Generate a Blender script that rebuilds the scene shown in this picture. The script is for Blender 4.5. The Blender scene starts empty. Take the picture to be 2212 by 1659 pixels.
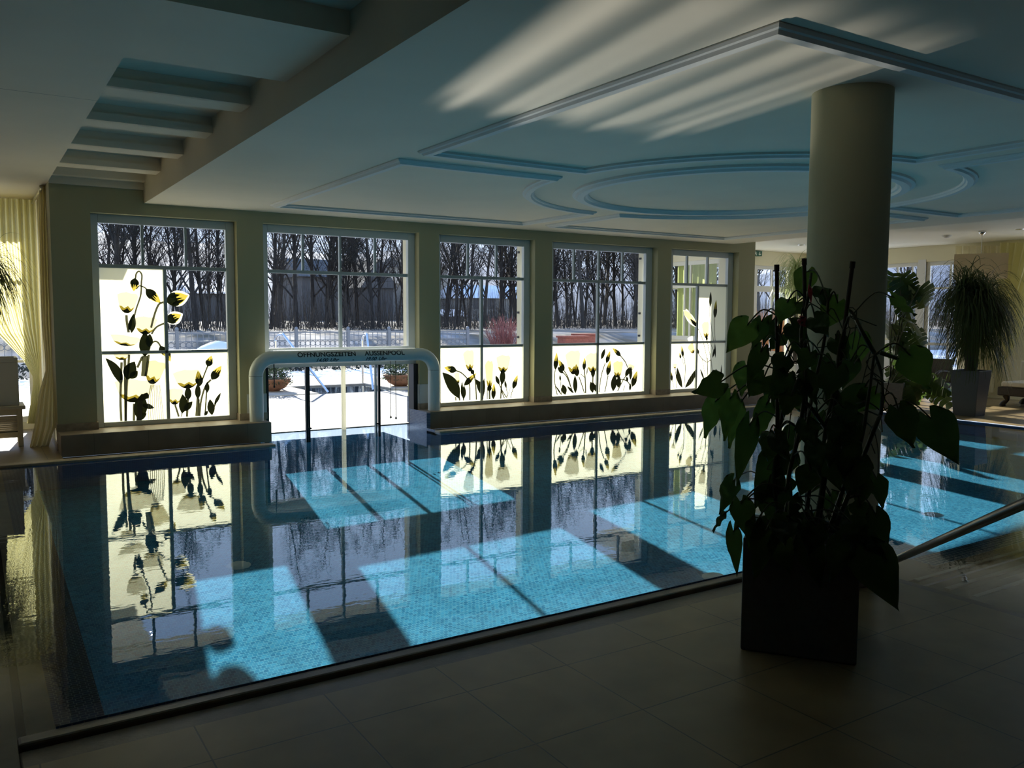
import bpy, bmesh, math, random
from mathutils import Vector, Matrix
R_ = math.radians
PI = math.pi
rnd = random.Random(7)
S = bpy.context.scene
COL = S.collection

# ------------------------------------------------------------------ camera
IW, IH, FPX, CH = 2212, 1659, 1834.42, 1.7
YAW, PIT, ROL = R_(32.58990), R_(4.61442), R_(-0.25258)
def cam_axes():
    cy, sy, cp, sp = math.cos(YAW), math.sin(YAW), math.cos(PIT), math.sin(PIT)
    f = Vector((sy*cp, cy*cp, -sp)); r = Vector((cy, -sy, 0)); d = f.cross(r)
    cr, sr = math.cos(ROL), math.sin(ROL)
    return cr*r+sr*d, -sr*r+cr*d, f
CR, CD, CF = cam_axes()
cam = bpy.data.cameras.new('camera'); camo = bpy.data.objects.new('camera', cam); COL.objects.link(camo)
cam.sensor_width = 36; cam.lens = FPX/IW*36; cam.clip_start = .05; cam.clip_end = 2000
m = Matrix.Identity(4)
for i in range(3):
    m[i][0] = CR[i]; m[i][1] = -CD[i]; m[i][2] = -CF[i]
m[2][3] = CH
camo.matrix_world = m
S.camera = camo
def at(x, y, X=None, Y=None, Z=None):
    """the point of the place seen at photo pixel x, y on a known plane"""
    d = CR*((x-IW/2)/FPX) + CD*((y-IH/2)/FPX) + CF
    if X is not None: t = X/d.x
    elif Y is not None: t = Y/d.y
    else: t = (Z-CH)/d.z
    return Vector((d.x*t, d.y*t, CH+d.z*t))

def ray(x, y):
    return CR*((x-IW/2)/FPX) + CD*((y-IH/2)/FPX) + CF
def at_dist(x, y, dd):
    """point on the pixel's sight line at horizontal distance dd"""
    d = ray(x, y); return Vector((0, 0, CH))+d*(dd/d.xy.length)

# ------------------------------------------------------------------ materials
MATS = {}
def _nt(name):
    mt = bpy.data.materials.new(name); mt.use_nodes = True
    nt = mt.node_tree; nt.nodes.clear(); MATS[name] = mt
    out = nt.nodes.new('ShaderNodeOutputMaterial')
    return mt, nt, out
def pr(name, col, rough=.6, metal=0., var=0., vscale=8., bump=0., bscale=60., trans=0., tcol=None, spec=.5, vcol=None, coords='Object'):
    mt, nt, out = _nt(name); N = nt.nodes.new; L = nt.links.new
    b = N('ShaderNodeBsdfPrincipled')
    b.inputs['Base Color'].default_value = (*col, 1); b.inputs['Roughness'].default_value = rough
    b.inputs['Metallic'].default_value = metal; b.inputs['Specular IOR Level'].default_value = spec
    tc = N('ShaderNodeTexCoord')
    if var:
        nz = N('ShaderNodeTexNoise'); nz.inputs['Scale'].default_value = vscale; nz.inputs['Detail'].default_value = 4
        L(tc.outputs[coords], nz.inputs['Vector'])
        mx = N('ShaderNodeMix'); mx.data_type = 'RGBA'
        c2 = vcol or tuple(c*(1-var) for c in col)
        mx.inputs[6].default_value = (*col, 1); mx.inputs[7].default_value = (*c2, 1)
        rp = N('ShaderNodeMapRange'); rp.inputs[1].default_value = .35; rp.inputs[2].default_value = .65
        L(nz.outputs[0], rp.inputs[0]); L(rp.outputs[0], mx.inputs[0]); L(mx.outputs[2], b.inputs['Base Color'])
    if bump:
        n2 = N('ShaderNodeTexNoise'); n2.inputs['Scale'].default_value = bscale; n2.inputs['Detail'].default_value = 3
        L(tc.outputs[coords], n2.inputs['Vector'])
        bp = N('ShaderNodeBump'); bp.inputs['Strength'].default_value = bump; bp.inputs['Distance'].default_value = .01
        L(n2.outputs[0], bp.inputs['Height']); L(bp.outputs[0], b.inputs['Normal'])
    sh = b.outputs[0]
    if trans:
        t = N('ShaderNodeBsdfTranslucent'); t.inputs[0].default_value = (*(tcol or col), 1)
        ms = N('ShaderNodeMixShader'); ms.inputs[0].default_value = trans
        L(sh, ms.inputs[1]); L(t.outputs[0], ms.inputs[2]); sh = ms.outputs[0]
    L(sh, out.inputs[0])
    return mt
def tiles(name, c1, c2, grout, w, h, mortar, off=0., rough=.4, loc=(0, 0, 0), rot=(0, 0, 0), spec=.5, noise=.25, bump=.0, nscale=3., nbias=0.):
    """a grid of tiles; mapping rot turns the grid onto vertical faces"""
    mt, nt, out = _nt(name); N = nt.nodes.new; L = nt.links.new
    tc = N('ShaderNodeTexCoord'); mp = N('ShaderNodeMapping')
    mp.inputs['Location'].default_value = loc; mp.inputs['Rotation'].default_value = rot
    L(tc.outputs['Object'], mp.inputs[0])
    br = N('ShaderNodeTexBrick'); br.offset = off; br.squash = 1
    br.inputs['Scale'].default_value = 1; br.inputs['Brick Width'].default_value = w; br.inputs['Row Height'].default_value = h
    br.inputs['Mortar Size'].default_value = mortar; br.inputs['Mortar Smooth'].default_value = .1; br.inputs['Bias'].default_value = nbias
    br.inputs['Color1'].default_value = (*c1, 1); br.inputs['Color2'].default_value = (*c2, 1); br.inputs['Mortar'].default_value = (*grout, 1)
    L(mp.outputs[0], br.inputs['Vector'])
    nz = N('ShaderNodeTexNoise'); nz.inputs['Scale'].default_value = nscale; nz.inputs['Detail'].default_value = 5
    L(tc.outputs['Object'], nz.inputs['Vector'])
    mr = N('ShaderNodeMapRange'); mr.inputs[1].default_value = .3; mr.inputs[2].default_value = .7
    mr.inputs[3].default_value = 1-noise; mr.inputs[4].default_value = 1+noise*.6
    L(nz.outputs[0], mr.inputs[0])
    mx = N('ShaderNodeVectorMath'); mx.operation = 'SCALE'
    L(br.outputs['Color'], mx.inputs[0]); L(mr.outputs[0], mx.inputs['Scale'])
    b = N('ShaderNodeBsdfPrincipled'); b.inputs['Roughness'].default_value = rough; b.inputs['Specular IOR Level'].default_value = spec
    L(mx.outputs[0], b.inputs['Base Color'])
    if bump:
        bp = N('ShaderNodeBump'); bp.invert = True; bp.inputs['Strength'].default_value = bump; bp.inputs['Distance'].default_value = .004
        L(br.outputs['Fac'], bp.inputs['Height']); L(bp.outputs[0], b.inputs['Normal'])
    L(b.outputs[0], out.inputs[0])
    return mt
def glass(name, tint=(.94, .96, .95), rough=0.):
    mt, nt, out = _nt(name); N = nt.nodes.new; L = nt.links.new
    fr = N('ShaderNodeFresnel'); ge = N('ShaderNodeNewGeometry'); io = N('ShaderNodeMapRange'); io.inputs[3].default_value = 1.5; io.inputs[4].default_value = 1/1.5
    L(ge.outputs['Backfacing'], io.inputs[0]); L(io.outputs[0], fr.inputs[0])   # same pane from either side
    g = N('ShaderNodeBsdfGlossy'); g.inputs['Roughness'].default_value = rough
    t = N('ShaderNodeBsdfTransparent'); t.inputs[0].default_value = (*tint, 1)
    ms = N('ShaderNodeMixShader'); L(fr.outputs[0], ms.inputs[0]); L(t.outputs[0], ms.inputs[1]); L(g.outputs[0], ms.inputs[2])
    L(ms.outputs[0], out.inputs[0]); return mt

pr('wall_green', (.47, .45, .28), .85, bump=.05, bscale=120)
pr('cream_wall', (.84, .79, .57), .85, bump=.05, bscale=120)
pr('ceiling_white', (.86, .79, .65), .8, var=.05, vscale=1.2)
pr('plaster_white', (.80, .80, .77), .7)
pr('cream_ceiling', (.86, .83, .70), .8)
pr('frame_white', (.66, .70, .70), .35)
pr('frame_grey', (.42, .47, .48), .35)
pr('render_cream', (.80, .76, .62), .8)
pr('stone_beige', (.46, .38, .28), .45, var=.25, vscale=14)
pr('stone_dark', (.17, .13, .09), .35, var=.3, vscale=10, bump=.1)
pr('column_green', (.48, .46, .30), .85, bump=.05, bscale=120)
pr('wall_dimmed', (.20, .21, .16), .9)  # dimness of the unseen hall put into a darker wall colour
pr('step_strip', (.30, .28, .24), .4)
pr('stone_wet', (.17, .14, .095), .3, var=.35, vscale=5, bump=.15, bscale=25)
pr('gutter_dark', (.035, .032, .028), .5)
pr('white_tile', (.75, .77, .76), .25)
pr('rubber_black', (.015, .015, .016), .4)
pr('pvc_white', (.80, .86, .87), .3)
pr('gap_white', (.85, .86, .80), .4, trans=.6, tcol=(.8, .8, .7))  # translucent white in place of the bright open gap between door leaves
pr('print_blue', (.045, .06, .075), .5)
pr('print_dark', (.03, .035, .04), .5)
pr('chrome', (.75, .76, .78), .15, metal=1)
pr('steel_rail', (.45, .42, .38), .32, metal=1)
pr('planter_grey', (.13, .135, .14), .55, var=.15, vscale=30)
pr('planter_slate', (.045, .056, .066), .4)
pr('soil', (.03, .022, .015), .9)
pr('stake', (.045, .028, .018), .8)
pr('stem_dark', (.05, .055, .02), .55)
pr('leaf_green', (.055, .12, .02), .35, trans=.42, tcol=(.20, .34, .06), var=.4, vscale=9)
pr('leaf_deep', (.03, .06, .016), .35, trans=.28, tcol=(.11, .19, .04), var=.4, vscale=9)
pr('leaf_strap', (.04, .06, .018), .5, trans=.25, tcol=(.12, .18, .04))
pr('leaf_strap_lit', (.30, .36, .16), .5, trans=.4, tcol=(.45, .52, .22))  # strap leaf copy, sunlight on the far palm put into its colour
pr('flower_pink', (.55, .10, .13), .4, trans=.3)
pr('dark_wood', (.04, .028, .02), .4, var=.3, vscale=20)
pr('fabric_white', (.78, .74, .64), .9, bump=.1, bscale=200)
pr('shade_cream', (.88, .78, .60), .9, trans=.45, tcol=(.92, .82, .62))
pr('curtain_cream', (.84, .78, .55), .9, trans=.38, tcol=(.88, .81, .55))
pr('curtain_sheer', (.70, .66, .38), .9, trans=.65, tcol=(.86, .82, .48))
pr('curtain_green', (.52, .58, .26), .9, trans=.5, tcol=(.56, .62, .28))
pr('louvre_white', (.62, .58, .48), .5)
pr('sign_green', (.01, .10, .06), .4)
pr('sign_white', (.80, .86, .78), .5)
pr('snow', (.86, .88, .92), .8, bump=.4, bscale=6)
pr('terrace_stone', (.50, .44, .36), .8, var=.3, vscale=4)
pr('cover_white', (.84, .85, .84), .5)
pr('terracotta', (.34, .16, .09), .8, var=.3, vscale=10)
pr('shrub_green', (.05, .075, .03), .8, trans=.2, tcol=(.08, .13, .04))
pr('bark', (.045, .036, .028), .9, var=.4, vscale=6)
pr('bark_grey', (.085, .072, .058), .9, var=.4, vscale=6)
pr('red_twig', (.42, .15, .12), .7)
pr('red_brick', (.38, .11, .06), .8, var=.3, vscale=12)
pr('iron_grey', (.22, .23, .24), .5, metal=.3)
pr('house_wall', (.30, .285, .25), .9)
pr('house_dark', (.11, .105, .10), .9)
pr('hill_haze', (.14, .19, .27), .95, var=.35, vscale=.03)  # blue of the distant haze put into the hill colour
pr('reed_orange', (.48, .22, .06), .9, trans=.2)
pr('hedge_dark', (.035, .04, .025), .9)
pr('meadow', (.13, .10, .055), .95, var=.9, vscale=.5, vcol=(.30, .29, .28))
pr('bud_yellow', (.55, .44, .05), .6, trans=.65, tcol=(.44, .36, .07))
pr('bud_dark', (.035, .04, .012), .6, trans=.2, tcol=(.014, .017, .005))
pr('petal', (.80, .76, .66), .7, trans=.7, tcol=(.60, .57, .47))
pr('petal_warm', (.80, .70, .42), .7, trans=.7, tcol=(.60, .54, .36))
pr('stem_grey', (.10, .10, .07), .7, trans=.3, tcol=(.10, .10, .06))
pr('frost_film', (.80, .80, .70), .6, trans=.75, tcol=(.90, .89, .68))
pr('twig_grey', (.55, .54, .48), .7, trans=.6, tcol=(.40, .39, .34))  # pale grey tone of the finest printed strips
pr('pool_lamp', (.75, .82, .75), .3)
glass('pane', (.93, .95, .95))
tiles('floor_tile', (.28, .21, .11), (.255, .19, .098), (.09, .075, .055), .5588, .5545, .0035, 0, .38, loc=(-1.280+.5588*8, -3.242+.5545*12, 0), noise=.22, bump=.3)
tiles('pool_floor', (.06, .36, .62), (.025, .20, .40), (.14, .44, .64), .034, .031, .0026, .5, .7, spec=.04, noise=.15, nscale=5)
tiles('mosaic_band', (.022, .05, .15), (.014, .03, .09), (.22, .27, .33), .034, .024, .0022, .3, .6, spec=.06, noise=.2)
tiles('mosaic_wall', (.08, .20, .48), (.05, .13, .33), (.20, .33, .50), .046, .030, .0028, .5, .6, spec=.06, rot=(PI/2, 0, 0), noise=.2)
tiles('mosaic_side', (.14, .20, .34), (.07, .11, .24), (.34, .39, .46), .045, .024, .002, .5, .3, rot=(PI/2, PI/2, 0), noise=.2)
tiles('ledge_stone', (.33, .26, .19), (.30, .235, .17), (.20, .16, .12), .62, .6, .003, 0, .5, rot=(PI/2, 0, 0), loc=(0, .3, 0), noise=.2)
tiles('cover_slats', (.20, .205, .205), (.185, .19, .19), (.105, .108, .115), .105, 30, .028, 0, .5, noise=.03)
tiles('mosaic_sunlit', (.10, .15, .22), (.06, .09, .15), (.34, .38, .40), .05, .034, .0035, .5, .6, spec=.06, noise=.3)  # lighter copy of the mosaic band with sunlight put into the colour
MNEE, SKY, SUN, GLINT, EXPO = True, 1.8, 14., 2.5, .17
# ------------------------------------------------------------------ mesh helpers
class MB:
    def __init__(s): s.v = []; s.f = []; s.mi = []; s.sm = []
    def add(s, vs, fs, mi=0, sm=False):
        o = len(s.v); s.v += [tuple(v) for v in vs]
        for f in fs: s.f.append(tuple(o+i for i in f)); s.mi.append(mi); s.sm.append(sm)
        return s
    def box(s, x0, x1, y0, y1, z0, z1, mi=0):
        vs = [(x, y, z) for z in (z0, z1) for y in (y0, y1) for x in (x0, x1)]
        return s.add(vs, [(0, 2, 3, 1), (4, 5, 7, 6), (0, 1, 5, 4), (2, 6, 7, 3), (0, 4, 6, 2), (1, 3, 7, 5)], mi)
    def obox(s, c, ax, ay, az, mi=0):
        c, ax, ay, az = map(Vector, (c, ax, ay, az))
        vs = [c+ax*i+ay*j+az*k for k in (-1, 1) for j in (-1, 1) for i in (-1, 1)]
        return s.add(vs, [(0, 2, 3, 1), (4, 5, 7, 6), (0, 1, 5, 4), (2, 6, 7, 3), (0, 4, 6, 2), (1, 3, 7, 5)], mi)
    def poly(s, pts, mi=0): return s.add(pts, [tuple(range(len(pts)))], mi)
    def tube(s, pts, r, n=8, mi=0, cap=True, sm=True):
        pts = [Vector(p) for p in pts]; k = len(pts)
        rs = r if isinstance(r, (list, tuple)) else [r]*k
        t0 = (pts[1]-pts[0]).normalized()
        a = t0.cross(Vector((0, 0, 1)))
        if a.length < .05: a = t0.cross(Vector((0, 1, 0)))
        a.normalize(); vs = []
        for i, p in enumerate(pts):
            t = (pts[min(i+1, k-1)]-pts[max(i-1, 0)])
            if t.length < 1e-9: t = t0
            t.normalize(); a = (a-t*a.dot(t))
            if a.length < 1e-6: a = t.orthogonal()
            a.normalize(); b = t.cross(a)
            for j in range(n):
                q = 2*PI*j/n; vs.append(p+(a*math.cos(q)+b*math.sin(q))*rs[i])
        fs = [(i*n+j, i*n+(j+1) % n, (i+1)*n+(j+1) % n, (i+1)*n+j) for i in range(k-1) for j in range(n)]
        s.add(vs, fs, mi, sm)
        if cap: s.add(vs[:n], [tuple(reversed(range(n)))], mi); s.add(vs[-n:], [tuple(range(n))], mi)
        return s
    def lathe(s, prof, c=(0, 0), n=32, mi=0, sm=True):
        vs = [(c[0]+r*math.cos(2*PI*j/n), c[1]+r*math.sin(2*PI*j/n), z) for r, z in prof for j in range(n)]
        fs = [(i*n+j, i*n+(j+1) % n, (i+1)*n+(j+1) % n, (i+1)*n+j) for i in range(len(prof)-1) for j in range(n)]
        return s.add(vs, fs, mi, sm)
    def grid(s, rows, mi=0, sm=True):
        n = len(rows[0]); vs = [p for r in rows for p in r]
        fs = [(i*n+j, i*n+j+1, (i+1)*n+j+1, (i+1)*n+j) for i in range(len(rows)-1) for j in range(n-1)]
        return s.add(vs, fs, mi, sm)
    def build(s, name, mats, parent=None, bevel=0., loc=None):
        me = bpy.data.meshes.new(name); me.from_pydata(s.v, [], s.f)
        for mn in (mats if isinstance(mats, (list, tuple)) else [mats]): me.materials.append(MATS[mn])
        me.polygons.foreach_set('material_index', s.mi); me.polygons.foreach_set('use_smooth', s.sm)
        me.update()
        o = bpy.data.objects.new(name, me); COL.objects.link(o)
        if loc is not None: o.location = loc
        if parent is not None:
            o.parent = parent
            o.matrix_parent_inverse = world_of(parent).inverted()
        if bevel:
            md = o.modifiers.new('bevel', 'BEVEL'); md.width = bevel; md.segments = 2; md.limit_method = 'ANGLE'
        return o
def world_of(o):
    w = o.matrix_basis.copy()
    if o.parent is not None: w = world_of(o.parent) @ o.matrix_parent_inverse @ w
    return w
def empty(name, loc, **kw):
    o = bpy.data.objects.new(name, None); COL.objects.link(o); o.location = loc
    o.empty_display_size = .1
    return tag(o, **kw)
def tag(o, label=None, cat=None, group=None, kind=None):
    if label: o['label'] = label
    if cat: o['category'] = cat
    if group: o['group'] = group
    if kind: o['kind'] = kind
    return o
def st(o, label, cat): return tag(o, label, cat, None, 'structure')
def copy_tree(o, parent=None):
    c = o.copy(); COL.objects.link(c)
    if parent is not None: c.parent = parent; c.matrix_parent_inverse = o.matrix_parent_inverse.copy()
    for ch in [k for k in bpy.data.objects if k.parent == o]: copy_tree(ch, c)
    return c
def lerp(a, b, t): return a+(b-a)*t
def smooth_path(pts, n=6):
    pts = [Vector(p) for p in pts]
    if len(pts) < 3: return pts
    out = []
    for i in range(len(pts)-1):
        p0, p1, p2, p3 = pts[max(i-1, 0)], pts[i], pts[i+1], pts[min(i+2, len(pts)-1)]
        for k in range(n):
            t = k/n
            out.append(.5*((2*p1)+(p2-p0)*t+(2*p0-5*p1+4*p2-p3)*t*t+(3*p1-p0-3*p2+p3)*t**3))
    return out+[pts[-1]]
# ------------------------------------------------------------------ room shell
YW, YG, YX = 11.8, 12.0, 12.22          # wall face, glass, outer wall face
ZC, ZU = 3.105, 3.30                    # pool ceiling, upper ceiling
ZL = .243                               # window ledge top
ZP = -1.52                              # pool floor
XP0, XP1, YP0, YP1 = .24, 13.75, 3.86, 10.95

# deck floor (tiles), left, near and right of the pool
m = MB()
m.poly([(-7, -6, 0), (4.98, -6, 0), (4.98, 3.56, 0), (-7, 3.56, 0)])
m.poly([(4.98, -6, 0), (19, -6, 0), (19, 1.2, 0), (4.98, 1.2, 0)])
m.poly([(13.86, 1.2, 0), (19, 1.2, 0), (19, 14.6, 0), (13.86, 14.6, 0)])
m.poly([(13.26, 11.05, 0), (13.86, 11.05, 0), (13.86, 14.6, 0), (13.26, 14.6, 0)])
m.poly([(-7, 11.05, 0), (.88, 11.05, 0), (.88, 14.4, 0), (-7, 14.4, 0)])
m.box(-7, 4.98, 3.5, 3.56, -.12, -.001); m.box(4.92, 4.98, 1.2, 3.56, -.12, -.001)
st(m.build('floor', 'floor_tile'), 'large square beige stone floor tiles around the pool', 'floor')
# wet stone beach and overflow rims
m = MB()
m.box(-7, .10, 3.56, 11.05, -.2, -.04); m.box(.135, .24, 3.80, 11.0, -.2, -.03)
m.box(5.02, 13.8, 1.24, 2.72, -.2, -.06)
m.box(5.1, 13.7, 3.2, 3.325, -.3, -.105); m.box(5.1, 5.63, 3.2, 3.86, -.3, -.062)
for y, z in ((2.74, -.075), (2.93, -.09), (3.14, -.10)): m.box(5.1, 13.7, y-.02, y+.16, -.3, z)
st(m.build('trim_1', 'stone_wet'), 'wet brown stone shelf under a film of water', 'pool edge')
m = MB()
for y in (2.80, 2.98, 3.19): m.box(5.22, 13.7, y-.018, y+.018, -.3, -.058)
st(m.build('trim_2', 'step_strip'), 'pale step edge strips under the shallow water', 'step edge')
m = MB()
m.box(.10, 4.98, 3.775, 3.86, -.35, -.006); m.box(5.0, 5.1, 1.24, 3.86, -.35, -.012)
m.box(.10, 4.98, 3.56, 3.765, -.35, -.028)
m.box(13.75, 13.86, 1.24, 11.05, -.4, -.004)
st(m.build('trim_3', 'stone_dark', bevel=.012), 'dark stone overflow rim of the pool', 'pool edge')
m = MB(); m.box(.10, .135, 3.6, 11.05, -.2, -.075); m.box(-7, 3.25, 11.10, 11.41, -.4, -.06); m.box(5.77, 13.3, 11.10, 11.41, -.4, -.06)
m.box(-7, .1, 3.56, 3.6, -.2, -.05); m.box(.10, 4.98, 3.765, 3.775, -.35, -.05)
st(m.build('trim_4', 'gutter_dark'), 'dark overflow gutter along the pool edge', 'gutter')
m = MB(); m.box(-7, 3.33, 10.93, 11.10, -.035, .008); m.box(5.74, 13.75, 10.93, 11.10, -.035, .008)
st(m.build('trim_5', 'stone_beige', bevel=.012), 'beige stone lip along the far pool edge under the windows', 'pool edge')
# pool basin
m = MB()
m.poly([(.42, 3.2, ZP), (XP1, 3.2, ZP), (XP1, YP1, ZP), (.42, YP1, ZP)], 0)
m.poly([(3.25, YP1, ZP), (5.77, YP1, ZP), (5.77, 13, ZP), (3.25, 13, ZP)], 0)
m.poly([(.24, YP0, -.05), (.43, YP0, -.05), (.545, YP1, -.05), (.24, YP1, -.05)], 1)         # dark mosaic band
m.poly([(5.62, 3.32, -.11), (13.7, 3.32, -.11), (13.7, 3.52, -.11), (5.62, 3.52, -.11)], 5)
m.poly([(.43, YP0, -.05), (.43, YP0, ZP), (.545, YP1, ZP), (.545, YP1, -.05)], 1)
m.poly([(.24, YP0, .0), (.24, YP0, ZP), (5.62, YP0, ZP), (5.62, YP0, .0)], 2)
m.poly([(5.62, 3.52, -.11), (5.62, 3.52, ZP), (XP1, 3.52, ZP), (XP1, 3.52, -.11)], 2)
m.poly([(5.62, 3.5, -.06), (5.62, 3.5, ZP), (5.62, YP0, ZP), (5.62, YP0, -.06)], 2)
m.poly([(XP1, 3.2, 0), (XP1, 3.2, ZP), (XP1, YP1, ZP), (XP1, YP1, 0)], 2)
m.poly([(.24, YP1, .0), (.24, YP1, ZP), (3.25, YP1, ZP), (3.25, YP1, 0)], 2)
m.poly([(5.77, YP1, 0), (5.77, YP1, ZP), (XP1, YP1, ZP), (XP1, YP1, 0)], 2)
m.poly([(3.25, YP1, -.03), (3.25, 12.6, -.03), (3.25, 12.6, ZP), (3.25, YP1, ZP)], 3)
m.poly([(5.77, YP1, 0), (5.77, 11.41, 0), (5.77, 11.41, ZP), (5.77, YP1, ZP)], 3)
m.poly([(5.77, 11.41, ZL), (5.77, 12.0, ZL), (5.77, 12.0, ZP), (5.77, 11.41, ZP)], 3); m.poly([(5.83, 12.0, .42), (5.83, 12.21, .42), (5.83, 12.21, ZP), (5.83, 12.0, ZP)], 3)
m.poly([(5.1, 3.5, -.06), (5.62, 3.5, -.06), (5.62, YP0, -.06), (5.1, YP0, -.06)], 4)
st(m.build('pool_basin', ['pool_floor', 'mosaic_band', 'mosaic_wall', 'mosaic_side', 'stone_wet', 'mosaic_sunlit']), 'sunken swimming pool lined with small blue mosaic tiles', 'pool')
for i, (x, y) in enumerate(((515, 1222), (2015, 1112), (1543, 1247))):
    p = at(x, y, Z=-.02); d = (p-Vector((0, 0, CH))).normalized()
    n = 1.33; c = -d.z; s2 = (1-c*c)/n/n; t = Vector((d.x/n, d.y/n, -math.sqrt(1-s2))); q = p+t*((ZP-p.z)/t.z)
    l = MB().lathe([(.0, ZP+.03), (.06, ZP+.03), (.09, ZP+.02), (.105, ZP+.001)], (q.x, q.y), 24).build('pool_inlet', 'pool_lamp')
    tag(l, ['pale round inlet on the pool floor in front of the left window', 'pale round inlet on the pool floor right of the column', 'pale round inlet on the pool floor near the square planter'][i], 'pool inlet', 'round inlets on the pool floor')

# window ledge
m = MB()
m.box(.88, 3.42, 11.41, 12.0, -.06, ZL); m.box(5.83, 13.3, 11.41, 12.0, -.06, ZL)
o = m.build('ledge', 'ledge_stone', bevel=.008); st(o, 'beige stone ledge step running under the windows', 'ledge')
m = MB(); m.box(5.772, 5.832, 11.41, 12.0, -.06, ZL-.02); st(m.build('trim_6', 'mosaic_side'), 'pale blue mosaic cheek beside the pool exit', 'mosaic wall')
# back wall with its five openings
OPN = [(1.328, 3.11), (3.466, 5.848), (6.191, 7.987), (8.335, 10.706), (11.04, 12.835)]
m = MB(); xs = [.885]+[v for o in OPN for v in o]+[13.29]
for i in range(0, len(xs), 2): m.box(xs[i], xs[i+1], YW, YX, ZL if i not in (2, 4) else -.1, 2.955)
m.box(.885, 13.29, YW, YX, 2.955, 3.62)
st(m.build('wall_back', 'wall_green'), 'sage green wall with five tall windows', 'wall')
m = MB()
for i in range(0, len(xs), 2):
    m.box(xs[i]-.012, xs[i+1]+.012, YW-.014, YG-.04, ZL, ZL+.092)
m.box(.872, .89, YW, 13.6, 0, .092)
st(m.build('baseboard_back', 'stone_beige'), 'beige stone skirting at the foot of the window piers', 'baseboard')
m = MB(); m.box(5.84, 6.05, YW-.006, YW+.002, ZL+.092, .632); m.box(5.838, 5.846, YW-.006, YG-.03, ZL+.092, .632); m.box(3.2, 3.474, YW-.006, YW+.002, ZL+.092, .60)
st(m.build('trim_7', 'white_tile'), 'white tiled splash panels beside the pool exit', 'wall tiles')
# remaining walls
def panel_wall(name, axis, pos, lo, hi, z0, z1, holes, mat, th=.2, label='', cat='wall'):
    """wall in the plane axis=pos (thickness away from the room), with rectangular holes"""
    m = MB(); hs = sorted(holes); segs = []; c = lo
    for a, b, h0, h1 in hs:
        segs += [(c, a, z0, z1), (a, b, z0, h0), (a, b, h1, z1)]; c = b
    segs.append((c, hi, z0, z1))
    for a, b, u, v in segs:
        if b-a < 1e-4 or v-u < 1e-4: continue
        if axis == 'Y': m.box(a, b, pos, pos+th, u, v)
        else: m.box(pos, pos+th, a, b, u, v)
    return st(m.build(name, mat), label, cat)
YO, XR = 14.4, 18.3
panel_wall('wall_left_bay', 'Y', 14.3, -7, .885, -.1, 3.62, [(-1.6, .80, .1, 2.95)], 'cream_wall', label='wall of the left bay with a tall glazed door', cat='wall')
panel_wall('wall_left_bay_side', 'X', .885, YX, 14.5, -.1, 3.62, [], 'cream_wall', .12, label='side wall of the left bay behind the gathered curtain')
panel_wall('wall_right_bay', 'Y', YO, 13.3, 18.5, -.1, 3.62, [(13.46, 17.6, .1, 2.95)], 'cream_wall', label='wall of the right bay with glazed terrace doors')
panel_wall('wall_right_bay_side', 'X', 13.29, YX, YO+.2, -.1, 3.62, [(12.72, 14.38, 1.18, 2.90)], 'render_cream', .14, label='pale outer wall of the right bay seen through the fifth window')
panel_wall('wall_right', 'X', XR, -6, YO, -.1, 3.62, [(6.0, 8.9, .1, 2.95), (10.0, 11.27, .1, 2.95), (11.45, 13.4, 1.2, 2.95)], 'cream_wall', label='cream wall at the right end of the hall')
panel_wall('wall_left', 'X', -7.2, -6, 14.5, -.1, 3.62, [], 'wall_dimmed', label='sage green wall at the left end of the hall')
panel_wall('wall_front', 'Y', -6.2, -7, 18.5, -.1, 3.62, [], 'wall_dimmed', label='sage green wall behind the near deck')
# ceilings
m = MB()
m.box(1.95, 12.6, -6, YW, ZC, 3.62)
st(m.build('ceiling', 'ceiling_white'), 'low white ceiling over the pool', 'ceiling')
m = MB()
m.box(-7, .885, -6, 14.3, ZU, 3.62); m.box(.885, 1.95, 4.83, 6.02, ZU+.03, 3.62); m.box(.885, 1.95, -6, -1.5, ZU+.03, 3.62)
m.box(.885, 1.95, -1.5, 4.83, 3.47, 3.62); m.box(.885, 1.95, 6.02, YW, 3.49, 3.62)
m.box(.885, 1.95, 11.62, YW, 3.36, 3.62)
m.box(.885, 1.95, 11.76, YW, 3.27, 3.36)
st(m.build('ceiling_left', 'ceiling_white'), 'higher white ceiling at the left with deep slots', 'ceiling')
m = MB(); m.box(-7, .885, 7.21, 7.214, ZU-.0005, ZU+.001); st(m.build('trim_13', 'gutter_dark'), 'thin dark joint across the left ceiling', 'joint')
m = MB(); m.box(12.6, 18.5, -6, YO, 3.30, 3.62)
st(m.build('ceiling_right', 'cream_ceiling'), 'higher cream ceiling over the seating area at the right', 'ceiling')
BM = []
for i, y in enumerate((10.62, 9.38, 8.13, 6.89, 3.75, 2.4, 1.1)):
    m = MB(); m.box(.6, 1.96, y+.02, y+.30, 3.345, 3.5); m.box(.6, 1.96, y, y+.03, 3.345, 3.412)
    o = m.build('ceiling_beam', 'ceiling_white')
    tag(o, ['white ceiling beam nearest the window wall', 'second white ceiling beam from the window wall', 'third white ceiling beam from the window wall',
            'fourth white ceiling beam from the window wall, nearest of its slot', 'white ceiling beam at the top left edge of the picture',
            'white ceiling beam in the near slot above the camera', 'white ceiling beam furthest from the window wall'][i], 'beam', 'white beams across the ceiling slots', 'structure')
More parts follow.
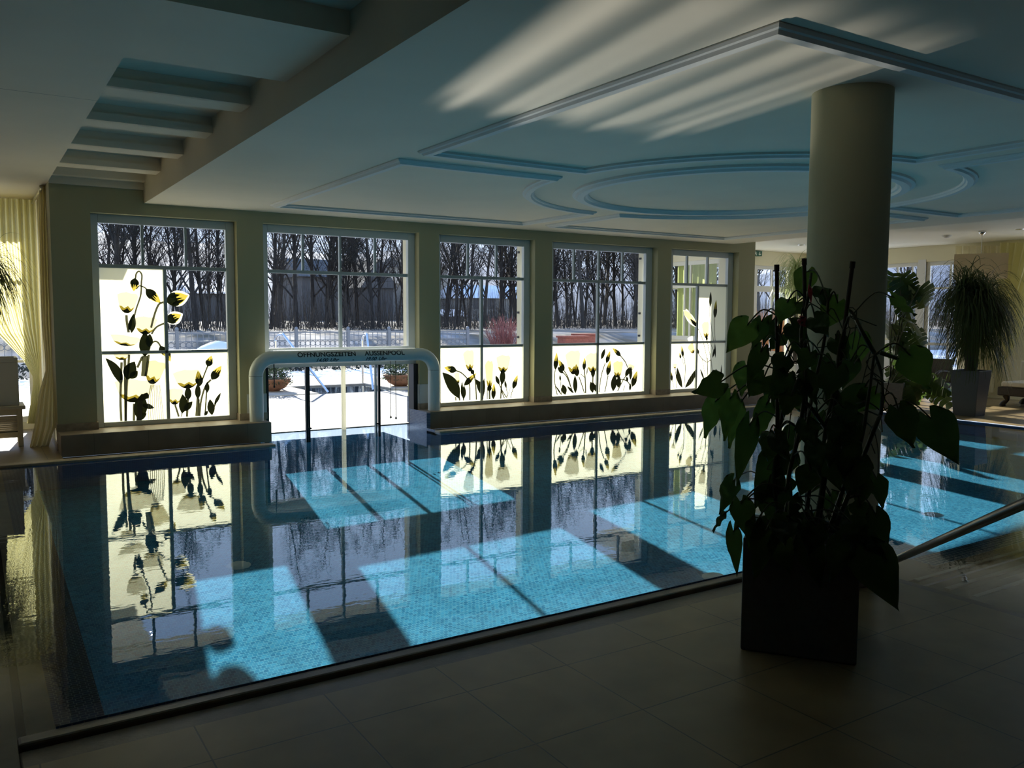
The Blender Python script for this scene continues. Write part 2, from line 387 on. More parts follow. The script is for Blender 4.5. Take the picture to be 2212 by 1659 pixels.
# roof
m = MB(); m.box(-8, 19.5, -7, YX+.1, 3.62, 3.8); m.box(-8, 19.5, YX+.1, 14.6, 3.62, 3.8)
m.box(2.15, 12.3, YX, 13.75, 3.38, 3.62); m.box(-4, 2.15, YX, 13.75, 3.38, 3.62); m.box(-4, 2.22, 13.75, 15.3, 3.34, 3.62); m.box(13.2, 19.5, YX+.1, 14.8, 3.63, 3.8); m.box(12.3, 19.5, YO+.2, 15.55, 3.36, 3.62)
st(m.build('roof', 'render_cream'), 'flat roof and eaves outside the windows', 'roof')
m = MB(); m.box(12.70, 13.28, 14.42, 14.60, -.1, 3.36)  # added out of view to throw shade on the rightmost window film
st(m.build('shadow_blocker', 'render_cream'), 'unseen pale block added to shade the rightmost window', 'wall')

# ceiling mouldings: four corner panels round one ring
def sweep(m, path, closed=False, w=.135, h=.045):
    prof = [(-w/2, 0), (-w/2, -h*.45), (-w*.30, -h*.55), (-w*.22, -h), (w*.20, -h), (w*.30, -h*.6), (w*.42, -h*.5), (w/2, -h*.2), (w/2, 0)]
    n = len(path); rows = []
    for i in range(n):
        p = Vector(path[i])
        a = Vector(path[i-1] if (i or closed) else path[i]); b = Vector(path[(i+1) % n] if (i < n-1 or closed) else path[i])
        d1 = (p-a); d2 = (b-p)
        if d1.length < 1e-6: d1 = d2
        if d2.length < 1e-6: d2 = d1
        d1.normalize(); d2.normalize(); t = (d1+d2); t.normalize()
        nrm = Vector((-t.y, t.x)); k = 1/max(.35, nrm.dot(Vector((-d1.y, d1.x))))
        rows.append([(p.x+nrm.x*u*k, p.y+nrm.y*u*k, ZC+v+.0006) for u, v in prof])
    if closed: rows.append(rows[0])
    m.grid(rows, sm=False)
CX, CY, RA, RC = 7.42, 6.90, 2.36, 1.76
def panel_path(sx, sy):
    x0 = CX+sx*.26; y0 = CY+sy*.26; x1 = CX+sx*4.04; y1 = CY+sy*4.0
    a0 = math.asin(.26/RA); a1 = PI/2-a0
    arc = [(CX+sx*RA*math.cos(lerp(a0, a1, i/14)), CY+sy*RA*math.sin(lerp(a0, a1, i/14))) for i in range(15)]
    return arc+[(x0, y1), (x1, y1), (x1, y0)]
for i, (sx, sy) in enumerate(((-1, -1), (-1, 1), (1, 1), (1, -1))):
    m = MB(); pth = panel_path(sx, sy)
    if sx*sy < 0: pth = pth[::-1]
    sweep(m, pth, True)
    st(m.build('trim_%d' % (8+i), 'plaster_white'), 'white stucco frame on the ceiling, ' + ['near left panel by the column', 'far left panel by the windows', 'far right panel by the windows', 'near right panel'][i], 'ceiling moulding')
m = MB(); sweep(m, [(CX+RC*math.cos(2*PI*i/72), CY+RC*math.sin(2*PI*i/72)) for i in range(72)], True, .19, .055)
st(m.build('trim_12', 'plaster_white'), 'round white stucco ring in the middle of the ceiling', 'ceiling moulding')

# column
cc = (4.743, 3.459)
t = empty('column', (cc[0], cc[1], 0), label='round sage green column standing behind the square planter', cat='column', kind='structure')
MB().lathe([(.243, 0), (.243, ZC)], cc, 48).build('shaft', 'column_green', t)
MB().lathe([(.255, 0), (.255, .088), (.243, .09)], cc, 48).build('skirting', 'stone_dark', t)

# water
mt, nt, out = _nt('water'); N = nt.nodes.new; L = nt.links.new
g = N('ShaderNodeBsdfGlass'); g.inputs['IOR'].default_value = 1.333; g.inputs['Roughness'].default_value = 0; g.inputs['Color'].default_value = (.93, .99, 1, 1)
tc = N('ShaderNodeTexCoord'); mp = N('ShaderNodeMapping'); mp.inputs['Scale'].default_value = (.75, 1.5, 1); mp.inputs['Rotation'].default_value = (0, 0, .25)
L(tc.outputs['Object'], mp.inputs[0])
n1 = N('ShaderNodeTexNoise'); n1.inputs['Scale'].default_value = 9; n1.inputs['Detail'].default_value = 2.5; L(mp.outputs[0], n1.inputs['Vector'])
bp = N('ShaderNodeBump'); bp.inputs['Distance'].default_value = .02; L(n1.outputs[0], bp.inputs['Height'])
sx = N('ShaderNodeSeparateXYZ'); L(tc.outputs['Object'], sx.inputs[0])
mr = N('ShaderNodeMapRange'); mr.inputs[1].default_value = .4; mr.inputs[2].default_value = -.6; mr.inputs[3].default_value = .021; mr.inputs[4].default_value = .10; L(sx.outputs[0], mr.inputs[0])
L(mr.outputs[0], bp.inputs['Strength']); L(bp.outputs[0], g.inputs['Normal']); L(g.outputs[0], out.inputs[0])
m = MB(); ZW = -.02
m.poly([(XP0, YP0, ZW), (XP1, YP0, ZW), (XP1, 10.94, ZW), (XP0, 10.94, ZW)])
m.poly([(XP0, 10.94, ZW), (XP1, 10.94, ZW), (XP1, 20.2, ZW), (XP0, 20.2, ZW)])   # outdoor pool water; unseen sheet under the ledge added for sun patches indoors
m.poly([(-6.9, 3.61, ZW), (.10, 3.61, ZW), (.10, 10.93, ZW), (-6.9, 10.93, ZW)])
m.poly([(.10, 3.80, ZW), (.24, 3.80, ZW), (.24, 10.93, ZW), (.10, 10.93, ZW)])
m.poly([(5.1, 1.26, ZW), (13.74, 1.26, ZW), (13.74, 3.86, ZW), (5.1, 3.86, ZW)])
m.sm = [True]*len(m.f); WATER = m.build('pool_water', 'water'); tag(WATER, 'still clear pool water mirroring the bright windows', 'water', None, 'stuff')
# ------------------------------------------------------------------ windows
T1, T2 = 2.307, 1.2
def bars(m, x0, x1, z0, z1, y0=11.95, y1=12.03): m.box(x0, x1, y0, y1, z0, z1)
def window(name, op, gl, z0, munt, mid, label, low=True):
    ox0, ox1 = op; gx0, gx1 = gl
    w = empty(name, ((ox0+ox1)/2, YG, z0), label=label, cat='window', kind='structure')
    m = MB()
    bars(m, ox0, gx0, z0, 2.955); bars(m, gx1, ox1, z0, 2.955); bars(m, gx0, gx1, 2.845, 2.955); bars(m, gx0, gx1, z0, z0+.062)
    o = m.build('frame', 'frame_white', w, .006)
    m = MB(); bars(m, gx0, gx1, T1-.024, T1+.024, 11.965, 12.025); m.build('transom', 'frame_grey', w, .005)
    m = MB()
    for x in munt: bars(m, x-.016, x+.016, T1+.02, 2.85, 11.975, 12.02)
    m.build('muntins', 'frame_grey', w)
    m = MB(); bars(m, mid-.022, mid+.022, z0+.06, T1-.02, 11.966, 12.024); m.build('mullion', 'frame_grey', w, .005)
    if low:
        m = MB(); bars(m, gx0, gx1, T2-.020, T2+.020, 11.966, 12.024); m.build('lower_rail', 'frame_grey', w, .005)
    m = MB(); m.poly([(gx0-.01, YG, z0+.05), (gx1+.01, YG, z0+.05), (gx1+.01, YG, 2.86), (gx0-.01, YG, 2.86)]); m.build('pane', 'pane', w)
    return w
W1 = window('window_1', OPN[0], (1.425, 3.0), ZL, (1.948, 2.486), 2.209, 'leftmost tall window with white flower film on three panes')
W2 = window('window_2', (3.466, 5.848), (3.57, 5.735), 1.16, (4.089, 4.651, 5.202), 4.645, 'clear window above the pool exit and the lettered white pipe', False)
W3 = window('window_3', OPN[2], (6.296, 7.868), ZL, (6.809, 7.345), 7.066, 'window with flower film right of the pool exit')
W4 = window('window_4', OPN[3], (8.47, 10.56), ZL, (8.933, 9.481, 10.027), 9.474, 'wide window with a row of flowers on its lower panes')
W5 = window('window_5', OPN[4], (11.228, 12.70), ZL, (11.626, 12.17), 11.915, 'rightmost window with tall flower film and a curtain beyond')
# exterior reveals: pale shutters rails at the right side of each opening
for i, (a, b) in enumerate(OPN):
    m = MB(); m.box(b-.045, b+.012, YG+.05, YX+.06, ZL if i != 1 else 1.0, 2.95)
    wdw = (W1, W2, W3, W4, W5)[i]; m.build('shutter_rail', 'render_cream', wdw)
    if i in (2, 3):
        m = MB()
        for z in (2.77, 2.33, 1.75, 1.33): m.box(b-.062, b-.045, YX-.02, YX+.03, z-.018, z+.018)
        m.build('hinges', 'rubber_black', wdw)

# flower film: panels and printed flowers, all in one film per window
YF = YG-.006
class Film:
    def __init__(s): s.m = MB(); s.k = 0
    def _p(s, pts, mi):
        s.k += 1; y = YF-.0012-.00012*s.k
        s.m.add([(p[0], y, p[1]) for p in pts], [tuple(range(len(pts)))], mi)
    def panel(s, x0, x1, z0, z1): s.m.add([(x0, YF, z0), (x1, YF, z0), (x1, YF, z1), (x0, YF, z1)], [(0, 1, 2, 3)], 0)
    def _strip(s, pts, ws, mi):
        s.k += 1; y = YF-.0012-.00012*s.k; n = len(pts); vs = []
        for i, p in enumerate(pts):
            a = pts[max(i-1, 0)]; b = pts[min(i+1, n-1)]; d = Vector((b[0]-a[0], b[1]-a[1]))
            d = d.normalized() if d.length > 1e-9 else Vector((0, 1)); q = Vector((-d.y, d.x))*ws[i]/2
            vs += [(p[0]+q.x, y, p[1]+q.y), (p[0]-q.x, y, p[1]-q.y)]
        s.m.add(vs, [(2*i, 2*i+1, 2*i+3, 2*i+2) for i in range(n-1)], mi)
    def stem(s, pts, w=.016, mi=5):
        q = [(p.x, p.y) for p in smooth_path([Vector((a, b, 0)) for a, b in pts], 5)]; s._strip(q, [w]*len(q), mi)
    def lance(s, a, b, w, mi=4, bend=0., t0=0., t1=1., pk=.45):
        a = Vector(a); b = Vector(b); d = b-a; nn = Vector((-d.y, d.x)); pts = []; ws = []
        for i in range(13):
            t = lerp(t0, t1, i/12); p = a+d*t+nn*bend*math.sin(PI*t)
            u = (t/pk)*.5 if t < pk else .5+.5*(t-pk)/(1-pk)
            pts.append(p); ws.append(w*max(.04, math.sin(PI*u))**.8)
        s._strip(pts, ws, mi)
    def bud(s, a, b, w):
        s.lance(a, b, w, 4, t0=0, t1=.50, pk=.36); s.lance(a, b, w*.96, 3, t0=.50, t1=1.02, pk=.36); a = Vector(a); b = Vector(b); d = b-a; n = Vector((-d.y, d.x)).normalized()
        s.lance(a+d*.2-n*w*.30, a+d*.80-n*w*.20, w*.26, 4, pk=.4); s.lance(a+d*.2+n*w*.26, a+d*.68+n*w*.22, w*.24, 4, pk=.4); s.lance(a+d*.3, a+d*.74-n*w*.04, w*.14, 4, pk=.4)
    def bloom(s, a, b, w, mi=1, cal=.32):
        """cup flower: base point a, rim centre b, rim width w"""
        a = Vector(a); b = Vector(b); d = b-a; n = Vector((-d.y, d.x)).normalized()*w/2
        prof = [(0, .18), (.06, .38), (.18, .60), (.35, .78), (.55, .88), (.75, .97), (.9, 1.05)]
        L_ = [a+d*t-n*k for t, k in prof]; R2 = [a+d*t+n*k for t, k in prof]
        top = [b-n*.8+d*.05, b-n*.3+d*.02, b+n*.15+d*.08, b+n*.7+d*.0]
        s._p(L_+top+R2[::-1], mi)
        q = [a+d*t-n*k*.98 for t, k in prof[:4]]; q2 = [a+d*t+n*k*.98 for t, k in prof[:4]]
        s._p(q+[a+d*(cal-.1)-n*.4, a+d*(cal+.05)-n*.1, a+d*(cal-.08)+n*.25, a+d*(cal+.02)+n*.5]+q2[::-1], 3)
        q = [a+d*t-n*k*.96 for t, k in prof[:3]]; q2 = [a+d*t+n*k*.96 for t, k in prof[:3]]
        s._p(q+[a+d*(cal-.2)-n*.3, a+d*(cal-.06)-n*.05, a+d*(cal-.2)+n*.3]+q2[::-1], 4)
    def draw(s, o, k, items, lw=1.1):
        def P(p):
            v = at(o[0]+p[0]*k, o[1]+p[1]*k, Y=YG); return (v.x, v.z)
        wk = 7.2e-3*k
        for it in items:
            c = it[0]
            if c == 's': s.stem([P(p) for p in it[1]], it[2]*wk)
            elif c == 'l': s.lance(P(it[1]), P(it[2]), it[3]*wk*lw, 4, it[4] if len(it) > 4 else 0)
            elif c == 'b': s.bud(P(it[1]), P(it[2]), it[3]*wk*1.2)
            elif c in 'fw': s.bloom(P(it[1]), P(it[2]), it[3]*wk*1.1, 1 if c == 'f' else 2)
            elif c == 'g': s.stem([P(p) for p in it[1]], it[2]*wk, 6)
            elif c == 'h': s.lance(P(it[1]), P(it[2]), it[3]*wk, 0, pk=.5)
    def done(s, parent): return s.m.build('flower_film', ['frost_film', 'petal', 'petal_warm', 'bud_yellow', 'bud_dark', 'stem_grey', 'twig_grey'], parent)
# window 1
f = Film(); f.panel(1.425, 2.19, T2+.015, T1-.02); f.panel(1.425, 2.19, ZL+.06, T2-.015); f.panel(2.228, 3.0, ZL+.06, T2-.015)
f.draw((180, 440), .17179, [
 ('s', [(570, 1620), (548, 1500), (540, 1400)], 26), ('f', (540, 1375), (560, 1130), 180),
 ('s', [(640, 1420), (665, 1320), (720, 1150), (728, 1000), (735, 900), (700, 850), (665, 880), (655, 940)], 17),
 ('b', (650, 935), (632, 1100), 72), ('s', [(735, 1040), (700, 1035), (665, 1075)], 12), ('s', [(735, 1038), (770, 1055), (800, 1080)], 14),
 ('b', (785, 1075), (970, 1250), 82), ('l', (605, 1625), (630, 1385), 80), ('l', (570, 1600), (605, 1420), 40),
 ('s', [(850, 1560), (880, 1440), (920, 1320), (960, 1255), (1030, 1235)], 22), ('h', (1035, 1235), (1330, 1150), 170), ('b', (1040, 1232), (1310, 1158), 125),
 ('s', [(855, 1640), (920, 1550), (1030, 1500)], 20), ('h', (1040, 1490), (1245, 1385), 140), ('b', (1045, 1480), (1225, 1395), 92)], .85)
f.draw((100, 700), .23508, [
 ('f', (905, 95), (910, -60), 150), ('l', (905, 300), (905, 70), 95), ('l', (940, 210), (950, 90), 60),
 ('s', [(955, 200), (980, 165), (1020, 165), (1055, 215)], 14), ('b', (1045, 200), (1100, 300), 45), ('b', (1105, 240), (1138, 345), 34),
 ('f', (715, 200), (730, 110), 190), ('f', (690, 330), (690, 250), 110), ('s', [(690, 350), (685, 500), (680, 700), (688, 890)], 18),
 ('s', [(760, 280), (750, 420), (735, 600), (728, 890)], 18), ('s', [(720, 320), (725, 600), (728, 890)], 20),
 ('l', (690, 555), (545, 315), 75, -.08), ('l', (745, 510), (810, 345), 105, .05), ('l', (770, 500), (838, 430), 60),
 ('s', [(905, 290), (900, 400), (895, 480)], 42), ('s', [(940, 280), (925, 400), (910, 480)], 18), ('s', [(880, 300), (835, 400)], 18),
 ('w', (965, 550), (1010, 350), 130), ('f', (800, 720), (815, 520), 255), ('l', (850, 880), (880, 640), 110), ('l', (880, 740), (990, 770), 45), ('l', (900, 690), (925, 630), 60),
 ('s', [(805, 730), (803, 885)], 18), ('l', (830, 880), (920, 820), 50), ('s', [(860, 700), (850, 885)], 40)]
 + [('g', [(1000+dx, 880), (990+dx*.9, 700), (985+dx*.6+10, 560)], 7) for dx in (-60, -40, -20, 0, 20, 40, 60, 75)] + [
 ('f', (1175, 740), (1185, 600), 105), ('s', [(1180, 740), (1200, 800), (1215, 850)], 15), ('f', (1300, 590), (1290, 430), 190), ('l', (1300, 700), (1300, 570), 60),
 ('s', [(1300, 650), (1290, 850)], 18), ('l', (1245, 820), (1250, 645), 75, -.05), ('l', (1260, 800), (1340, 710), 55), ('s', [(1245, 810), (1240, 850)], 8),
 ('l', (1390, 690), (1390, 545), 52), ('b', (1410, 570), (1390, 430), 50), ('s', [(1390, 680), (1378, 845)], 22), ('s', [(1400, 690), (1398, 845)], 12),
 ('s', [(1420, 540), (1450, 460), (1480, 385)], 12), ('b', (1480, 390), (1515, 290), 48), ('s', [(1405, 845), (1420, 700), (1460, 570), (1510, 510)], 15),
 ('b', (1515, 510), (1605, 385), 56), ('l', (1475, 630), (1475, 530), 42), ('s', [(1470, 620), (1455, 840)], 12), ('l', (1520, 835), (1500, 690), 65),
 ('l', (1540, 740), (1600, 630), 30), ('l', (1450, 840), (1480, 795), 30), ('s', [(1530, 780), (1565, 700)], 12)], .9)
f.done(W1)
# window 3
f = Film(); f.panel(6.296, 7.046, ZL+.06, T2-.015); f.panel(7.086, 7.868, ZL+.06, T2-.015)
f.draw((930, 720), .10247, [
 ('l', (600, 1370), (250, 830), 250, -.06), ('s', [(530, 1420), (525, 1340)], 30), ('s', [(610, 1420), (600, 1330)], 38), ('s', [(690, 1420), (690, 1340)], 30),
 ('s', [(540, 790), (640, 830), (740, 920), (790, 1000), (820, 1120), (825, 1410)], 30), ('b', (545, 790), (285, 720), 125), ('f', (580, 1060), (545, 840), 120),
 ('f', (830, 800), (790, 380), 240), ('s', [(890, 830), (930, 950), (950, 1150), (962, 1400)], 34), ('l', (910, 860), (840, 760), 90),
 ('b', (700, 1100), (960, 840), 110), ('l', (650, 1330), (660, 1010), 55), ('l', (690, 1390), (700, 1100), 105), ('l', (1055, 1290), (945, 970), 130, -.1), ('l', (1110, 1320), (1120, 940), 70),
 ('s', [(1100, 1390), (1110, 1250)], 22), ('w', (1240, 1190), (1225, 610), 190), ('l', (1235, 1230), (1235, 1080), 110), ('s', [(1235, 1200), (1240, 1390)], 46), ('s', [(1195, 1130), (1185, 1390)], 22),
 ('b', (1315, 1390), (1330, 1050), 100), ('f', (1520, 830), (1530, 480), 330), ('l', (1500, 1080), (1520, 740), 140), ('s', [(1490, 1040), (1470, 1380)], 38),
 ('l', (1440, 1080), (1365, 890), 85), ('s', [(1440, 1070), (1500, 1200), (1590, 1350)], 26), ('s', [(1470, 1170), (1550, 1370)], 26), ('l', (1590, 1160), (1555, 990), 55),
 ('s', [(1590, 1150), (1605, 1250), (1600, 1365)], 20), ('s', [(1610, 1330), (1650, 1220), (1685, 1120)], 14), ('b', (1730, 1170), (1825, 880), 105), ('s', [(1730, 1170), (1695, 1280), (1680, 1365)], 20),
 ('s', [(1440, 790), (1390, 700), (1370, 600)], 9), ('s', [(1610, 800), (1650, 730), (1700, 680)], 9)])
f.done(W3)
# window 4
f = Film(); f.panel(8.47, 9.454, ZL+.06, T2-.015); f.panel(9.494, 10.56, ZL+.06, T2-.015)
f.draw((1140, 500), .24108, [
 ('b', (245, 1240), (258, 1085), 48), ('b', (325, 1250), (272, 1150), 50), ('l', (315, 1270), (265, 1215), 42), ('s', [(243, 1240), (238, 1340), (262, 1465)], 12),
 ('s', [(310, 1260), (345, 1300), (375, 1370), (400, 1440)], 12), ('s', [(325, 1250), (360, 1310), (385, 1400)], 12), ('l', (290, 1340), (285, 1285), 22), ('s', [(292, 1340), (300, 1465)], 8),
 ('l', (335, 1462), (310, 1370), 60), ('l', (410, 1450), (350, 1385), 26), ('l', (425, 1450), (420, 1290), 52), ('l', (300, 1465), (245, 1380), 16),
 ('f', (410, 1280), (400, 1080), 165), ('b', (440, 1300), (430, 1190), 55), ('s', [(455, 1300), (480, 1370), (505, 1450)], 13), ('s', [(470, 1275), (510, 1310)], 8),
 ('b', (500, 1245), (508, 1130), 40), ('s', [(505, 1240), (512, 1340), (515, 1450)], 16), ('f', (580, 1270), (570, 1100), 150), ('l', (580, 1310), (582, 1220), 50), ('s', [(580, 1300), (578, 1380)], 18),
 ('l', (580, 1445), (560, 1345), 55), ('l', (612, 1440), (580, 1350), 36), ('s', [(605, 1400), (612, 1260)], 10), ('l', (525, 1290), (530, 1215), 12),
 ('l', (655, 1145), (688, 1050), 42), ('b', (700, 1180), (735, 1070), 44), ('s', [(690, 1180), (655, 1290), (635, 1440)], 12), ('b', (710, 1290), (735, 1155), 52), ('s', [(715, 1290), (700, 1370), (685, 1440)], 12),
 ('b', (830, 1115), (755, 1045), 42), ('s', [(825, 1112), (870, 1170), (890, 1220)], 12), ('w', (800, 1310), (805, 1170), 120), ('l', (760, 1430), (775, 1280), 75), ('l', (805, 1400), (815, 1290), 60),
 ('s', [(800, 1430), (850, 1330), (880, 1290)], 12), ('l', (870, 1300), (910, 1215), 50), ('f', (915, 1240), (925, 1195), 85), ('l', (915, 1330), (920, 1210), 40),
 ('s', [(770, 1360), (830, 1325), (890, 1345), (920, 1400)], 12), ('b', (930, 1390), (975, 1250), 62), ('l', (910, 1425), (915, 1360), 30), ('s', [(850, 1425), (865, 1380)], 8), ('l', (890, 1345), (880, 1300), 30)])
f.done(W4)
# window 5
f = Film(); f.panel(11.228, 11.895, ZL+.06, T2-.015); f.panel(11.935, 12.70, ZL+.06, T2-.015); f.panel(11.935, 12.70, T2+.015, T1-.02)
f.draw((1430, 540), .19886, [
 ('l', (520, 625), (527, 455), 45), ('s', [(517, 620), (518, 720), (535, 850), (560, 1000)], 9), ('b', (570, 740), (585, 545), 58), ('s', [(568, 740), (568, 870), (575, 1000)], 10),
 ('h', (378, 838), (232, 655), 110), ('w', (375, 830), (248, 665), 80), ('l', (385, 840), (305, 750), 42), ('s', [(380, 835), (440, 980), (485, 1180)], 10),
 ('f', (480, 960), (465, 790), 120), ('l', (485, 990), (480, 925), 36), ('s', [(485, 980), (505, 1080), (530, 1200), (545, 1350)], 10),
 ('f', (315, 1010), (300, 945), 90), ('w', (340, 1120), (300, 1030), 100), ('b', (395, 1130), (375, 1060), 34), ('s', [(390, 1125), (430, 1180), (480, 1220)], 11), ('s', [(490, 1220), (530, 1190)], 12),
 ('s', [(488, 1170), (490, 1280), (495, 1400)], 15), ('l', (545, 1170), (570, 1060), 34), ('s', [(520, 1010), (555, 1090)], 8), ('l', (575, 1170), (570, 1010), 26),
 ('b', (225, 1165), (208, 1040), 40), ('b', (200, 1180), (185, 1115), 30), ('s', [(228, 1160), (248, 1260), (240, 1480)], 12), ('s', [(210, 1180), (240, 1270)], 9),
 ('f', (135, 1285), (135, 1235), 65), ('s', [(135, 1275), (148, 1380), (152, 1500)], 12), ('l', (215, 1495), (160, 1275), 75, .06), ('l', (245, 1495), (370, 1285), 75, -.06),
 ('b', (105, 1425), (85, 1305), 40), ('s', [(105, 1420), (128, 1505)], 9), ('l', (455, 1420), (408, 1285), 28), ('s', [(430, 1180), (470, 1400)], 9), ('l', (635, 1420), (640, 1245), 22), ('l', (590, 1420), (580, 1290), 60)]
 + [('g', [(250+dx, 1480), (270+dx*.8, 1300), (280+dx*.6, 1160)], 6) for dx in (0, 20, 40, 60, 80)])
f.done(W5)

# ------------------------------------------------------------------ pool exit: sliding glass door, pipe arch
d = empty('door_1', (4.65, 12.0, -.02), label='glazed sliding door standing in the water below the lettered pipe', cat='door', kind='structure')
m = MB(); bars(m, 3.466, 5.848, .945, 1.17, 11.93, 12.05); m.build('head_rail', 'frame_grey', d)
m = MB(); bars(m, 3.466, 3.535, -.9, .95, 11.9, 12.04); bars(m, 5.775, 5.848, -.9, .95, 11.86, 12.04); m.build('jamb', 'rubber_black', d)
for x0, x1, mt_ in ((4.098, 4.128, 'rubber_black'), (4.132, 4.158, 'rubber_black'), (5.186, 5.210, 'frame_grey'), (5.236, 5.268, 'rubber_black'), (4.655, 4.708, 'gap_white')):
    m = MB(); bars(m, x0, x1, -.9, .95, 11.97, 12.02); m.build('stile', mt_, d)
for x0, x1 in ((3.535, 4.098), (4.158, 4.655), (4.708, 5.186), (5.268, 5.775)):
    MB().poly([(x0, YG, -.018), (x1, YG, -.018), (x1, YG, .95), (x0, YG, .95)]).build('pane', 'pane', d)
m = MB()
for x in (4.142, 5.223): m.box(x-.03, x+.03, 11.955, 11.97, .03, .055)
m.build('latch', 'rubber_black', d)
PY, PZ, PR = 11.6, 1.108, .094
arch = [(3.275, PY, ZL), (3.275, PY, .86)]+[(3.275+.25-.25*math.cos(a), PY, .86+.25*math.sin(a)) for a in [PI/2*i/8 for i in range(1, 9)]]
arch += [(5.993-.25+.25*math.sin(a), PY, .86+.25*math.cos(a)) for a in [PI/2*i/8 for i in range(9)]]+[(5.993, PY, ZL)]
p = empty('pipe_arch', (4.64, PY, ZL), label='white pipe arch with opening hours lettering spanning the pool exit', cat='pipe arch')
pipe = MB().tube(arch, PR, 28).build('pipe', 'pvc_white', p)
for x in (3.275, 5.993): MB().lathe([(PR+.002, .858), (PR+.003, .862), (PR, .866)], (x, PY), 28).build('joint_ring', 'frame_grey', p)
def lettering(txt, x0, x1, phi, size_h, mat, name, shear=0., off=.03):
    cu = bpy.data.curves.new('t', 'FONT'); cu.body = txt; cu.size = 1; cu.offset = off; cu.shear = shear; cu.space_word = 1.6
    ob = bpy.data.objects.new('t', cu); COL.objects.link(ob)
    bpy.context.view_layer.update()
    me = bpy.data.meshes.new_from_object(ob.evaluated_get(bpy.context.evaluated_depsgraph_get()))
    bpy.data.objects.remove(ob)
    xs_ = [v.co.x for v in me.vertices]; ys_ = [v.co.y for v in me.vertices]
    kx = (x1-x0)/(max(xs_)-min(xs_)); ymin = min(ys_); ky = size_h/.70
    bm = bmesh.new(); bm.from_mesh(me)
    for q in range(1, 9):
        bmesh.ops.bisect_plane(bm, geom=bm.verts[:]+bm.edges[:]+bm.faces[:], plane_co=(0, ymin+(max(ys_)-ymin)*q/9, 0), plane_no=(0, 1, 0))
    bm.to_mesh(me); bm.free()
    for v in me.vertices:
        a = phi+(v.co.y*ky-size_h/2)/PR
        v.co = Vector((x0+(v.co.x-min(xs_))*kx, PY-(PR+.002)*math.cos(a), PZ+(PR+.002)*math.sin(a)))
    # one mesh per word
    fc = sorted(((sum(me.vertices[k].co.x for k in f.vertices)/len(f.vertices), min(me.vertices[k].co.x for k in f.vertices), max(me.vertices[k].co.x for k in f.vertices), tuple(f.vertices)) for f in me.polygons), key=lambda q: q[1])
    words = []; end = -99
    for c, lo, hi, vs in fc:
        if lo > end+.45*size_h: words.append([])
        words[-1].append(vs); end = max(end, hi)
    for w in words:
        mb = MB(); ids = {}
        for f in w:
            for k in f:
                if k not in ids: ids[k] = len(mb.v); mb.v.append(tuple(me.vertices[k].co))
            mb.f.append(tuple(ids[k] for k in f)); mb.mi.append(0); mb.sm.append(False)
        mb.build(name, mat, pipe)
lettering('ÖFFNUNGSZEITEN   AUSSENPOOL', at(642.5, 768, Y=11.51).x, at(874, 762, Y=11.51).x, R_(22), .064, 'print_dark', 'lettering')
lettering('14.00 Uhr      -     19.00 Uhr', at(684, 776, Y=11.52).x, at(836, 773, Y=11.52).x, R_(-29), .054, 'print_blue', 'lettering', .25)
for i, (x, z0, lab) in enumerate(((3.52, .713, 'dark pull cord hanging from the pipe at the left end of the pool exit'), (5.262, .184, 'thin left cord of the pair hanging at the right of the pool exit'), (5.346, .165, 'thin right cord of the pair hanging at the right of the pool exit'))):
    c = empty('pull_cord', (x, 11.585, z0), label=lab, cat='pull cord', group='pull cords under the pipe')
    cd_ = MB().tube([(x, 11.585, PZ-PR+.003), (x, 11.585, z0)], .008 if i == 0 else .004, 6).build('cord', 'rubber_black', c)
    MB().lathe([(.0, z0-.025), (.014, z0-.015), (.014, z0), (.004, z0+.015)], (x, 11.585), 12).build('knob', 'rubber_black', cd_)
# ------------------------------------------------------------------ outside
def terrain(y): return -.006 if y < 25.6 else (-.006+.9*min(1, (y-25.6)/5))
m = MB(); ys = [14.0, 17, 20, 25.6, 26.5, 28, 30.6, 34, 42, 60, 90, 130]
xs_ = [-60+i*8 for i in range(26)]
rows = [[(x, y, terrain(y)-(.0)) for x in xs_] for y in ys]
for a0, a1, b0, b1 in ((-60, 3.04, 14.02, 25.6), (11.51, 140, 14.02, 25.6), (3.04, 11.51, 20.19, 25.6)):
    m.poly([(a0, b0, -.006), (a1, b0, -.006), (a1, b1, -.006), (a0, b1, -.006)])
m.grid(rows[3:8], 1); m.grid(rows[7:], 1)
m.box(.98, 3.04, 12.23, 14.02, -.4, -.006, 0); m.box(-60, -7.3, -8, 14.02, -.4, -.006, 0); m.box(11.51, 13.28, 12.23, 14.02, -.4, -.006, 0); m.box(18.6, 140, -8, 14.02, -.4, -.006, 0)
st(m.build('ground', ['snow', 'meadow']), 'snow covered garden ground and patchy winter meadow beyond the fence', 'ground')
# heated outdoor pool with slatted cover
m = MB(); m.box(3.05, 11.5, 12.24, 17.45, -.016, .004); m.box(3.47, 5.84, 12.07, 12.24, -.016, .004); st(m.build('pool_cover', 'cover_white'), 'x', 'x')
o = bpy.data.objects['pool_cover']; o.data.materials[0] = MATS['cover_slats']
o.pop('kind', None)
tag(o, 'white ribbed slat cover lying over the outdoor pool', 'pool cover'); o['kind'] = 'thing'
m = MB(); m.box(3.05, 11.5, 17.46, 20.2, -.62, -.50); st(m.build('outdoor_pool', 'stone_dark'), 'grey open end of the outdoor pool behind the slat cover', 'pool')
o = bpy.data.objects['outdoor_pool']; o.data.materials[0] = MATS['planter_slate']
m = MB(); m.box(2.2, 3.05, 12.5, 21, -.14, .012); m.box(3.05, 6.3, 17.5, 19.4, -.6, .02); m.box(8.2, 13.5, 17.9, 19.6, -.6, .02); m.box(3.05, 13.5, 19.6, 21.2, -.6, .012); m.box(11.5, 12.6, 12.5, 18, -.14, .012)
